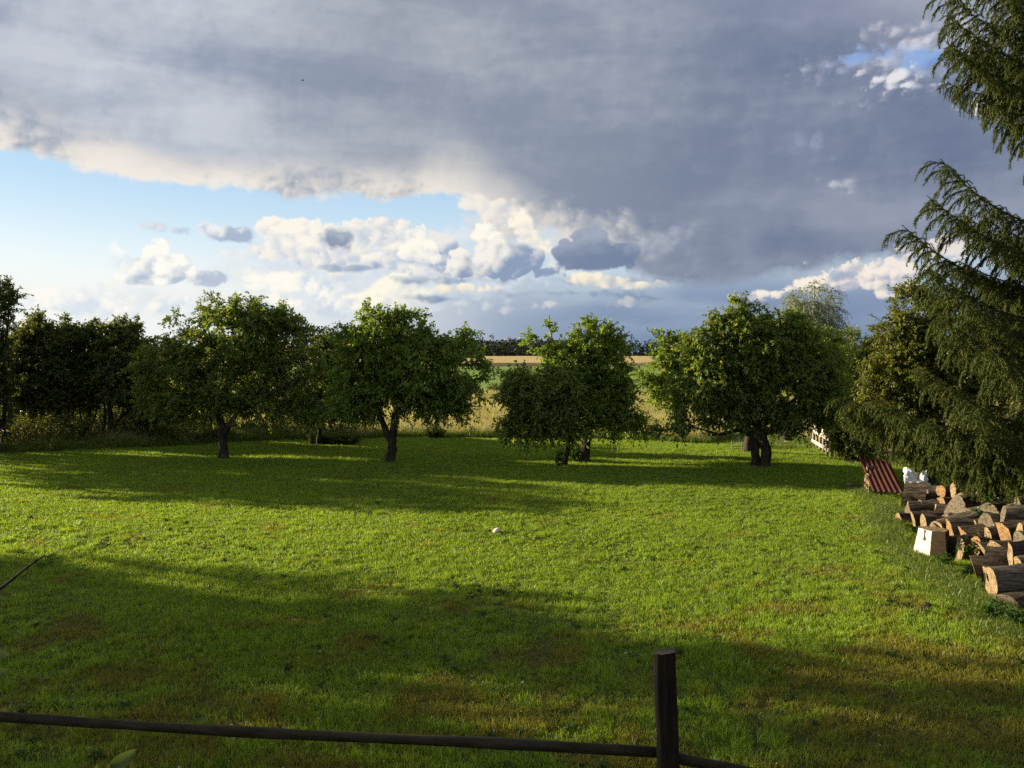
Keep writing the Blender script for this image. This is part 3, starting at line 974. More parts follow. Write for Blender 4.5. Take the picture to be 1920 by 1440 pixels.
D5 = 22.9
make_tree('apple_tree', 'largest orchard tree, on a pale gnarled double trunk with level boughs', 'tree', (at(1424, 880, D5)[0], D5, 0),
          [(trk(D5, (1418, 876, .1), (1417, 850, .1), (1418, 825, .05), (1424, 800)), 0.15, 0.15), (trk(D5, (1434, 881), (1436, 855), (1432, 828), (1426, 806)), 0.13, 0.12), (trk(D5, (1422, 808), (1405, 815), (1385, 806), (1350, 815), (1335, 815)), 0.085, 0.03),
           (trk(D5, (1430, 810), (1450, 808), (1475, 802), (1510, 795)), 0.10, 0.045), (trk(D5, (1448, 808), (1462, 790, .2), (1480, 770, .4)), 0.055, 0.025), (trk(D5, (1424, 806), (1410, 760, .2), (1390, 700, .4), (1380, 620, .3)), 0.11, 0.03),
           (trk(D5, (1426, 806), (1450, 745, -.4), (1480, 680, -.5)), 0.10, 0.03), (trk(D5, (1350, 815), (1290, 800, -.3), (1240, 806, -.3)), 0.03, 0.008), (trk(D5, (1420, 800), (1370, 750, -.6), (1320, 720, -.6)), 0.07, 0.025),
           (trk(D5, (1428, 800), (1500, 740, .4), (1540, 700, .5)), 0.07, 0.025)],
          lobes_px([(1390, 625, 58, 50), (1330, 655, 40, 44), (1450, 650, 78, 52), (1520, 680, 52, 56), (1312, 720, 52, 48), (1380, 715, 70, 66), (1470, 735, 88, 58), (1540, 745, 40, 54), (1292, 770, 30, 26),
                    (1340, 782, 36, 24), (1382, 575, 18, 26), (1430, 785, 60, 18), (1252, 803, 34, 9, -.3, .3), (1505, 785, 46, 22), (1345, 600, 18, 14), (1410, 600, 30, 24), (1310, 640, 12, 16), (1480, 615, 40, 24)], D5),
          M['apple'], M['bark'], 51, 882, 5, 15, group=apple_group, droop=0.6)
D5b = 26.2
make_tree('apple_tree', 'orchard tree hidden behind the largest one, its crown showing at both sides', 'tree', (at(1404, 852, D5b)[0], D5b, 0),
          [(trk(D5b, (1404, 852), (1404, 830), (1406, 800), (1400, 760)), 0.19, 0.13), (trk(D5b, (1402, 790), (1340, 740), (1270, 700)), 0.07, 0.03), (trk(D5b, (1404, 790), (1480, 740), (1540, 690)), 0.07, 0.03)],
          lobes_px([(1232, 690, 18, 40), (1264, 655, 30, 30), (1214, 722, 12, 22), (1255, 730, 34, 34), (1300, 690, 40, 40), (1248, 625, 14, 14), (1540, 660, 44, 46), (1480, 640, 50, 40), (1400, 700, 80, 60), (1560, 720, 30, 40), (1196, 700, 8, 8)], D5b),
          M['pear'], M['bark'], 52, 534, 5, 15, group=apple_group)

# ------------------------------------------------------------------ trees on the right, behind
D6 = 44.0
make_tree('birch_tree', 'pale feathery weeping birch rising behind the largest orchard tree', 'tree', (at(1530, 760, D6)[0], D6, 0),
          [(trk(D6, (1532, 774), (1530, 700), (1528, 620), (1526, 550)), 0.16, 0.05), (trk(D6, (1529, 640), (1505, 590), (1490, 560)), 0.05, 0.015), (trk(D6, (1529, 630), (1550, 580), (1562, 560)), 0.05, 0.015)],
          lobes_px([(1525, 560, 40, 34), (1500, 590, 34, 36), (1555, 590, 26, 44), (1530, 640, 50, 50), (1575, 640, 18, 40), (1480, 600, 18, 30), (1535, 700, 50, 50)], D6),
          M['birch'], M['birch_bark'], 61, 520, 4, 12, 0.085, 0.05, droop=1.2, up=-0.1, twig_len=0.9, droopy=0.55)
D7 = 32.0
make_tree('willow_bush', 'loose yellow-green bush between the birch and the dark olive tree', 'bush', (at(1595, 830, D7)[0], D7, 0),
          [(trk(D7, (1595, 816), (1597, 780), (1600, 740), (1604, 690)), 0.10, 0.05), (trk(D7, (1596, 790), (1570, 750), (1560, 700)), 0.06, 0.02), (trk(D7, (1598, 780), (1625, 740), (1640, 690)), 0.06, 0.02)],
          lobes_px([(1600, 660, 40, 36), (1570, 700, 36, 46), (1640, 670, 36, 40), (1600, 730, 50, 50), (1590, 628, 10, 14), (1560, 640, 12, 16), (1640, 740, 40, 50), (1610, 790, 50, 30), (1668, 640, 30, 30)], D7),
          M['willow'], M['dark_bark'], 62, 480, 5, 14, 0.10, 0.035, up=0.5)
D8 = 19.8
make_tree('olive_tree', 'olive-brown broadleaf tree standing behind the spruce boughs', 'tree', (at(1740, 892, D8)[0], D8, 0),
          [(trk(D8, (1742, 905), (1744, 840), (1748, 760), (1750, 680)), 0.16, 0.08), (trk(D8, (1745, 800), (1700, 730), (1670, 660)), 0.07, 0.025), (trk(D8, (1746, 780), (1790, 710), (1810, 640)), 0.07, 0.025), (trk(D8, (1744, 830), (1690, 790), (1640, 770)), 0.06, 0.02)],
          lobes_px([(1720, 590, 50, 56), (1690, 640, 44, 46), (1770, 620, 60, 60), (1660, 705, 44, 46), (1720, 700, 70, 60), (1790, 720, 70, 60), (1640, 770, 40, 40), (1700, 780, 60, 46), (1670, 600, 18, 12), (1708, 545, 24, 20), (1640, 690, 16, 20), (1850, 680, 60, 80), (1800, 800, 70, 40), (1640, 820, 30, 24)], D8),
          M['oak'], M['dark_bark'], 63, 720, 5, 15, 0.08, 0.045)
# shrubs that close the view between the fence and the red sheet
D9 = 24.5
make_tree('dark_bush', 'dense dark bush beside the little picket fence', 'bush', (at(1598, 850, D9)[0], D9, 0),
          [(trk(D9, (1598, 862), (1598, 830), (1600, 800)), 0.05, 0.03)],
          lobes_px([(1590, 800, 28, 34), (1610, 830, 28, 26), (1575, 775, 22, 20), (1620, 780, 30, 40), (1585, 838, 20, 14)], D9), M['hedge'], M['dark_bark'], 64, 270, 5, 17, 0.08, 0.05)

# ------------------------------------------------------------------ trees off to the left whose shade lies on the near lawn
shade = make_tree('garden_tree', 'tall leafy garden tree out of view left, shading the middle of the near lawn', 'tree', (-14.0, 13.2, 0),
                  [([(-14, 13.2, 0), (-14, 13.2, .8), (-13.9, 13.2, 1.6), (-13.9, 13.2, 2.4)], 0.16, 0.10), ([(-13.9, 13.2, 1.8), (-13.2, 12.6, 2.6), (-12.6, 12.2, 3.4)], .07, .03), ([(-13.9, 13.2, 1.8), (-14.6, 13.8, 2.6), (-15, 14.2, 3.4)], .07, .03)],
                  [(np.array((-14.0, 13.2, 3.6)), np.array((1.7, 1.7, 1.3))), (np.array((-13.2, 12.2, 3.0)), np.array((1.3, 1.3, 1.1))), (np.array((-14.8, 14.0, 3.0)), np.array((1.3, 1.2, 1.1))),
                   (np.array((-14.0, 13.2, 4.7)), np.array((1.0, 1.0, .7))), (np.array((-13.6, 14.0, 2.5)), np.array((1.2, 1.0, .7)))],
                  M['apple'], M['bark'], 71, 430, 5, 14, group='trees out of view on the left')
for (x, y, rz, s, lb) in [(-16.8, 22.6, 1.3, .92, 'leafy garden tree out of view left, at the near end of the hedgerow'), (-18.6, 25.0, 2.6, 1.0, 'leafy garden tree out of view left, second along the hedgerow'),
                          (-21.0, 27.6, 4.0, 1.0, 'leafy garden tree out of view left, third along the hedgerow')]:
    copy_tree(shade, (x, y, 0), lb, rz, s)
shade.location = (-22.5, 14.7, 0)
shade.rotation_euler = (0, 0, 5.2)
shade.scale = (1.5, 1.5, 1.6)
thin = make_tree('garden_tree', 'thin-leaved garden tree out of view left, dappling the lawn by the rail', 'tree', (-22.5, 10.6, 0),
                 [([(-22.5, 10.6, 0), (-22.5, 10.6, 1.2), (-22.4, 10.6, 2.4), (-22.4, 10.6, 3.6)], 0.18, 0.10), ([(-22.4, 10.6, 2.6), (-21.4, 10.0, 4.0), (-20.8, 9.6, 5.0)], .08, .03), ([(-22.4, 10.6, 2.6), (-23.4, 11.4, 4.0), (-24, 11.8, 5.0)], .08, .03)],
                 [(np.array((-22.4, 10.6, 5.2)), np.array((2.4, 2.4, 1.9))), (np.array((-21.2, 9.4, 4.4)), np.array((1.9, 1.9, 1.6))), (np.array((-23.6, 11.8, 4.4)), np.array((1.9, 1.8, 1.6))), (np.array((-22.4, 10.6, 6.8)), np.array((1.4, 1.4, 1.0)))],
                 M['apple'], M['bark'], 72, 190, 5, 11, group='trees out of view on the left')
copy_tree(thin, (-20.0, 8.0, 0), 'thin-leaved garden tree out of view left, nearest the house', 2.1, 1.05)



# ================================================================== spruce at the right edge
def spruce_bough(seed, L=4.0):
    """one bough of a Norway spruce along +X: a sagging leader, side shoots and hanging combs of needles"""
    rng = np.random.default_rng(seed)
    n = 26
    s = np.linspace(0, 1, n)
    ax = np.stack([s * L, 0.10 * np.sin(s * 4 + seed) * s * L * 0.4, L * (-0.13 * np.sin(s * pi * 0.9) + 0.15 * s ** 3 + 0.02 * s)], -1)
    wood = Buf()
    tube(wood, ax, np.linspace(0.034, 0.005, n), 5, False)
    shoots = []                                   # (start, end) of needle-bearing shoots

    def along(pts, u):
        t = u * (len(pts) - 1)
        i = min(int(t), len(pts) - 2)
        return pts[i] + (pts[i + 1] - pts[i]) * (t - i), unit(pts[i + 1] - pts[i])
    u = 0.10
    side = 1
    while u < 0.985:
        p, d = along(ax, u)
        side = -side
        ln = (0.30 + 0.95 * (1 - u) ** 0.8) * rng.uniform(0.6, 1.15) * min(1.0, 0.45 + u * 2)
        lat = np.array((d[1] * -1, d[0], 0)) * side
        d0 = unit(d * 0.75 + lat * rng.uniform(0.5, 0.95) + np.array((0, 0, rng.uniform(-.15, .2))))
        k = 8
        q = [p]
        dd = d0.copy()
        for i in range(k):
            dd = unit(dd + np.array((0, 0, -0.16 - 0.12 * rng.random())))
            q.append(q[-1] + dd * ln / k)
        q = np.array(q)
        tube(wood, q, np.linspace(0.008, 0.003, len(q)), 3, False)
        v = 0.06
        sd = 1
        while v < 1.0:
            pp, pd = along(q, v)
            sd = -sd
            latv = np.cross(pd, (0, 0, 1.0)) * sd
            sl = rng.uniform(0.07, 0.13) * (1.15 - 0.4 * v)
            hang = rng.uniform(-0.1, 0.7)
            sdv = unit(pd * 0.7 + latv * 0.55 + np.array((0, 0, -hang)))
            e = pp + sdv * sl
            shoots.append((pp, e))
            if rng.random() < 0.9:                # second order, hanging
                e2 = e + unit(sdv + np.array((0, 0, -1.2)) + rng.normal(0, .25, 3)) * sl * rng.uniform(0.7, 1.2)
                shoots.append((e, e2))
            v += 0.050 / max(ln, 0.2)
        shoots.append((q[-2], q[-1]))
        for i in range(len(q) - 1):
            shoots.append((q[i], q[i + 1]))
        u += 0.052 / L * rng.uniform(0.8, 1.2)
    for i in range(14, n - 1):
        shoots.append((ax[i], ax[i + 1]))
    core = Buf()
    for a, e in shoots:
        m_ = a + (e - a) * 0.55
        tube(core, np.array([a, m_, e + (e - a) * 0.04]), [0.005, 0.008, 0.003], 3, False)
    A = np.array([a for a, _ in shoots])
    E = np.array([e for _, e in shoots])
    nn = 22
    t = np.tile(np.linspace(0.0, 1.0, nn), len(A))[:, None]
    a_ = np.repeat(A, nn, 0)
    e_ = np.repeat(E, nn, 0)
    d = unit(e_ - a_)
    r = unit(np.cross(d, rng.normal(0, 1, (len(d), 3))))
    nb = a_ + (e_ - a_) * t
    nd = unit(d * 0.7 + r * 0.9 + np.array((0, 0, 0.1)))
    nl = rng.uniform(0.026, 0.044, (len(nb), 1))
    w = unit(np.cross(nd, rng.normal(0, 1, (len(nd), 3)))) * 0.0044
    v = np.stack([nb - w, nb + w, nb + nd * nl], 1).reshape(-1, 3)
    core.add(v, np.arange(len(v)).reshape(-1, 3))
    return wood.mesh('spruce_bough_wood', M['spruce_bark']), core.mesh('spruce_bough_needles', M['needle'])


def build_spruce():
    rng = np.random.default_rng(77)
    bx, by = 10.5, 13.9
    root = empty('spruce_tree', (bx, by, 0), 'tall spruce with drooping boughs at the right edge, over the woodpile', 'tree')
    tr = Buf()
    zz = np.linspace(0, 17, 14)
    tube(tr, np.stack([0.05 * np.sin(zz), 0.04 * np.cos(zz * 1.3), zz], -1), np.interp(zz, [0, 1, 17], [0.30, 0.23, 0.03]), 12, True, 0.05, rng)
    obj('trunk', tr.mesh('spruce_trunk', M['spruce_bark'], True), root)
    var = [spruce_bough(s) for s in (3, 5, 8, 13, 21)]
    ZL = np.array([(1.5, 4.0), (2.1, 4.0), (2.6, 3.6), (3.6, 3.4), (4.4, 3.6), (5.0, 3.4), (5.35, 3.0), (5.5, 1.5), (6.45, 1.4), (6.6, 2.4), (7.0, 2.5), (7.5, 3.0), (8.1, 3.4), (9, 3.3), (11, 2.8), (14, 1.6), (16.5, 0.7)])
    count = 0

    def bough(z, azim, L, pitch, roll=0.0):
        nonlocal count
        w, nd = var[count % len(var)]
        count += 1
        s = L / 4.0
        # thick needles stay the same size: stretch the bough mostly along its length
        o = obj('bough', w, root, (0, 0, z), (roll, pitch, azim), (s, max(0.75, s ** 0.5), max(0.75, s ** 0.5)))
        obj('needles', nd, o)
    for z in np.arange(2.4, 9.3, 0.46):
        L0 = np.interp(z, ZL[:, 0], ZL[:, 1])
        k = 8
        a0 = rng.uniform(0, 2 * pi)
        for i in range(k):
            a = a0 + i * 2 * pi / k + rng.uniform(-.25, .25)
            # sides away from the lawn carry shorter boughs
            lf = 0.74 if math.sin(a) < -0.35 and z < 5.4 else 1.0
            bough(z + rng.uniform(-.12, .12), a, L0 * lf * rng.uniform(0.72, 1.02), rng.uniform(-0.05, 0.18))
    for z in np.arange(9.6, 16, 0.6):
        L0 = np.interp(z, ZL[:, 0], ZL[:, 1])
        a0 = rng.uniform(0, 2 * pi)
        for i in range(6):
            bough(z, a0 + i * pi / 3, L0 * rng.uniform(0.8, 1.0), rng.uniform(-0.25, 0.05))
    # boughs whose tips stand out against the sky and over the logs
    for (px, py, d, z0) in [(1772, 78, 13.2, 7.75), (1782, 24, 13.4, 8.3), (1790, 118, 12.8, 7.3), (1852, 4, 12.6, 8.5), (1842, 185, 13.2, 7.0), (1856, 240, 13.2, 6.7), (1766, 340, 13.3, 5.2), (1752, 410, 13.0, 4.8),
                            (1692, 466, 13.6, 4.4), (1730, 545, 13.2, 4.1), (1752, 640, 12.6, 3.4), (1590, 786, 14.6, 2.1), (1602, 806, 14.4, 2.1), (1645, 790, 13.8, 2.3), (1680, 812, 13.4, 2.2), (1730, 830, 12.8, 2.15), (1790, 846, 12.4, 2.1), (1850, 858, 12.0, 2.05), (1770, 760, 12.6, 2.5), (1800, 800, 12.2, 2.2), (1840, 700, 12.0, 3.0), (1810, 600, 12.4, 3.7)]:
        p = at(px, py, d) - np.array((bx, by, 0))
        L = float(np.hypot(p[0], p[1]))
        pitch = -math.atan2(p[2] - z0, L) + 0.04
        bough(z0, math.atan2(p[1], p[0]), L, pitch)


build_spruce()

# ================================================================== wood materials
def wood_mats():
    # fresh cut face: growth rings round the pith, radial cracks
    def cut(name, c1, c2, ring=42.0):
        m, b, out = new_mat(name)
        x, y, z = b.sep(O_(b))
        nz = b.noise(O_(b), 7.0, 4.0, 0.6)
        r = b.m('SQRT', b.add(b.mul(y, y), b.mul(z, z)))
        w = b.m('SINE', b.add(b.mul(r, ring * 6.0), b.mul(nz, 6.0)))
        st = b.noise(b.vmath('ADD', P_(b), b.vmath('MULTIPLY', O_(b), (0.0, 0.5, 1.5))), 11.0, 6.0, 0.75)
        col = b.mix(b.clamp(b.add(b.mul(w, 0.18), b.mul(nz, 0.9), -0.05)), (*c1, 1), (*c2, 1))
        col = b.mix(b.mul(b.ss(st, 0.44, 0.60), 0.8), col, (c1[0] * .45, c1[1] * .42, c1[2] * .45, 1))
        ang = b.m('ARCTAN2', z, y)
        ck = b.noise(b.vec(b.mul(ang, 2.6), b.mul(r, 3.0), 1.0), 2.4, 2.0, 0.5)
        crack = b.mul(b.ss(b.m('ABSOLUTE', b.sub(ck, 0.5)), 0.022, 0.004), b.ss(nz, 0.4, 0.55))
        col = b.mix(b.mul(crack, 0.85), col, (0.03, 0.02, 0.012, 1))
        b.t.links.new(principled(b, col, 0.8, b.add(w, b.mul(nz, 3.0), b.mul(crack, -4.0)), 0.5, 0.015, 0.15), out.inputs[0])
        return m

    def split(name, c1, c2, st=(1.5, 22.0, 22.0)):
        m, b, out = new_mat(name)
        p = b.vmath('MULTIPLY', O_(b), st)
        n1 = b.noise(p, 1.6, 5.0, 0.65, 0.4)
        n2 = b.noise(O_(b), 4.0, 4.0, 0.6)
        col = b.mix(b.ss(b.add(b.mul(n1, .7), b.mul(n2, .4)), 0.35, 0.75), (*c1, 1), (*c2, 1))
        b.t.links.new(principled(b, col, 0.8, n1, 0.5, 0.02, 0.15), out.inputs[0])
        return m

    def logbark(name, c1, c2):
        m, b, out = new_mat(name)
        p = b.vmath('MULTIPLY', O_(b), (2.2, 16.0, 16.0))
        n1 = b.noise(p, 1.5, 5.0, 0.7, 0.8)
        n2 = b.noise(O_(b), 5.0, 3.0)
        col = b.mix(b.ss(n1, 0.35, 0.68), (*c1, 1), (*c2, 1))
        col = b.mix(b.mul(b.ss(n2, 0.55, 0.7), 0.4), col, (0.10, 0.10, 0.06, 1))
        b.t.links.new(principled(b, col, 0.92, n1, 1.0, 0.04, 0.1), out.inputs[0])
        return m
    M['cut'] = cut('fresh_cut_wood', (0.30, 0.205, 0.10), (0.43, 0.32, 0.18))
    M['cut_orange'] = cut('orange_cut_wood', (0.31, 0.175, 0.07), (0.43, 0.27, 0.125))
    M['cut_grey'] = cut('weathered_cut_wood', (0.15, 0.115, 0.075), (0.25, 0.20, 0.14))
    M['cut_sunlit'] = cut('sunlit_split_wood', (0.72, 0.65, 0.51), (0.84, 0.79, 0.66), 8.0)  # wood whitened to carry the sunlight on the block
    M['split'] = split('split_wood', (0.28, 0.16, 0.07), (0.42, 0.27, 0.13))
    M['split_grey'] = split('grey_split_wood', (0.19, 0.155, 0.115), (0.36, 0.31, 0.24))
    M['logbark'] = logbark('log_bark', (0.020, 0.015, 0.011), (0.14, 0.102, 0.070))
    M['logbark2'] = logbark('grey_log_bark', (0.05, 0.040, 0.030), (0.21, 0.17, 0.125))
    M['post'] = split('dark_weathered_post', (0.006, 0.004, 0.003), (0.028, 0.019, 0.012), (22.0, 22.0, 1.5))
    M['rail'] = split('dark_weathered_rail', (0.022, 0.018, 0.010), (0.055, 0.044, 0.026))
    M['picket'] = split('weathered_picket', (0.16, 0.12, 0.08), (0.36, 0.28, 0.20))
    M['pale_plank'] = split('pale_plank', (0.45, 0.40, 0.31), (0.62, 0.56, 0.45))

    m, b, out = new_mat('red_sheet_metal')
    n1 = b.noise(O_(b), 3.0, 5.0, 0.65)
    n2 = b.noise(O_(b), 22.0, 3.0)
    col = b.mix(b.ss(n1, 0.35, 0.7), (0.042, 0.011, 0.007, 1), (0.075, 0.021, 0.013, 1))
    col = b.mix(b.mul(b.ss(n2, 0.6, 0.75), 0.6), col, (0.14, 0.06, 0.035, 1))
    b.t.links.new(principled(b, col, b.mad(n1, 0.3, 0.55), n2, 0.1, 0.01, 0.2), out.inputs[0])
    M['red'] = m

    def plain(name, c, rough=0.6, metal=0.0, var=0.25, sc=20.0):
        m, b, out = new_mat(name)
        n = b.noise(O_(b), sc, 4.0, 0.6)
        col = b.mix(n, (*[x * (1 - var) for x in c], 1), (*[min(1, x * (1 + var)) for x in c], 1))
        b.t.links.new(principled(b, col, rough, n, 0.2, 0.01, 0.3, metal), out.inputs[0])
        return m
    M['white'] = plain('white_sheeting', (0.74, 0.72, 0.66), 0.5, 0, 0.08)
    M['steel'] = plain('grey_painted_steel', (0.22, 0.23, 0.22), 0.5, 0.3)
    M['dark_timber'] = plain('dark_timber', (0.035, 0.028, 0.020), 0.9)
    M['clay'] = plain('pale_pot', (0.62, 0.50, 0.40), 0.8, 0, 0.12)
    M['stone'] = plain('pale_stone', (0.62, 0.54, 0.38), 0.8, 0, 0.25, 40)
    M['clod'] = plain('dark_earth', (0.018, 0.014, 0.011), 0.95)
    M['bird'] = plain('bird_feathers', (0.03, 0.03, 0.035), 0.8)
    M['tarp'] = plain('green_tarp', (0.20, 0.30, 0.26), 0.6)


wood_mats()


# ================================================================== woodpile: every log is its own thing
def log_mesh_parts(rng, r, L, kind, squash=1.0):
    """profile (y, z) of the log: 'round', 'half' (flat side at -y...), 'wedge' or 'slab'; returns arc points and split points"""
    n = 18
    if kind == 'round':
        a = np.linspace(0, 2 * pi, n, endpoint=False)
    elif kind == 'half':
        a = np.linspace(-0.08, pi + 0.08, 12)
    elif kind == 'wedge':
        a = np.linspace(pi * 0.22, pi * 0.78, 8)
    else:
        a = np.linspace(pi * 0.12, pi * 0.88, 10)
    rr = r * (1 + 0.10 * np.sin(2 * a + rng.uniform(0, 6)) + 0.07 * np.sin(3 * a + rng.uniform(0, 6)) + rng.normal(0, 0.035, len(a)))
    arc = np.stack([rr * np.cos(a), rr * np.sin(a) * squash], -1)
    if kind == 'round':
        return arc, None
    if kind == 'half':
        ch = np.stack([np.linspace(arc[-1, 0], arc[0, 0], 6)[1:-1], rng.normal(-0.02 * r, 0.05 * r, 4)], -1)
        arc, ch = arc - (0, r * 0.45), ch - (0, r * 0.45)
    elif kind == 'wedge':
        ch = np.array([[-0.36 * r, 0.3 * r], [rng.normal(0, .1) * r, -0.15 * r], [0.36 * r, 0.3 * r]])
        arc, ch = arc - (0, r * 0.5), ch - (0, r * 0.5)
    else:
        y0 = arc[0, 1] - 0.12 * r
        ch = np.stack([np.linspace(arc[-1, 0], arc[0, 0], 5)[1:-1], np.full(3, y0) + rng.normal(0, .03 * r, 3)], -1)
        arc, ch = arc - (0, r * 0.65), ch - (0, r * 0.65)
    return arc, ch


def make_log(label, face, r, L, kind='round', roll=0.0, yaw=0.0, pitch=0.0, cut='cut', bark='logbark', seed=0, split='split', squash=1.0, group='logs of the woodpile', name='log'):
    """face: world position of the centre of the left cut end; the log runs to +X from there"""
    rng = np.random.default_rng(900 + seed)
    root = empty(name, face, label, 'log', group)
    root.rotation_euler = (roll, pitch, yaw)
    arc, ch = log_mesh_parts(rng, r, L, kind, squash)
    segs = 6
    xs = np.linspace(0, L, segs)
    skew = rng.normal(0, 0.20, 2)

    def ring(pts, i):
        g = 1 + 0.03 * math.sin(i * 1.7 + seed)
        x = np.full(len(pts), xs[i])
        if i in (0, segs - 1):
            x = x + pts[:, 0] * skew[0] + pts[:, 1] * skew[1]
        j = rng.normal(0, 0.040 * r, (len(pts), 2)) if 0 < i < segs - 1 else 0
        return np.stack([x, *(pts * g + j).T], -1)

    def skin(pts, closed):
        rng2 = np.random.default_rng(seed)
        V = np.vstack([ring(pts, i) for i in range(segs)])
        n = len(pts)
        f = []
        for i in range(segs - 1):
            for j in range(n if closed else n - 1):
                k = (j + 1) % n
                f.append([i * n + j, i * n + k, (i + 1) * n + k, (i + 1) * n + j])
        return V, np.array(f)
    V, f = skin(arc, kind == 'round')
    obj('bark', mesh_np('log_bark', V, f, M[bark], True), root)
    if ch is not None:
        sp = np.vstack([arc[-1:], ch, arc[:1]])
        V2, f2 = skin(sp, False)
        obj('split_face', mesh_np('log_split', V2, f2, M[split]), root)
    full = arc if ch is None else np.vstack([arc, ch])
    for i, nm in ((0, 'cut_face'), (segs - 1, 'cut_face')):
        bf = Buf()
        p = ring(full, i) * (1, 1.0, 1.0)
        bf.poly(p[::-1] if i == 0 else p)
        obj(nm, bf.mesh('log_end', M[cut]), root)
    return root


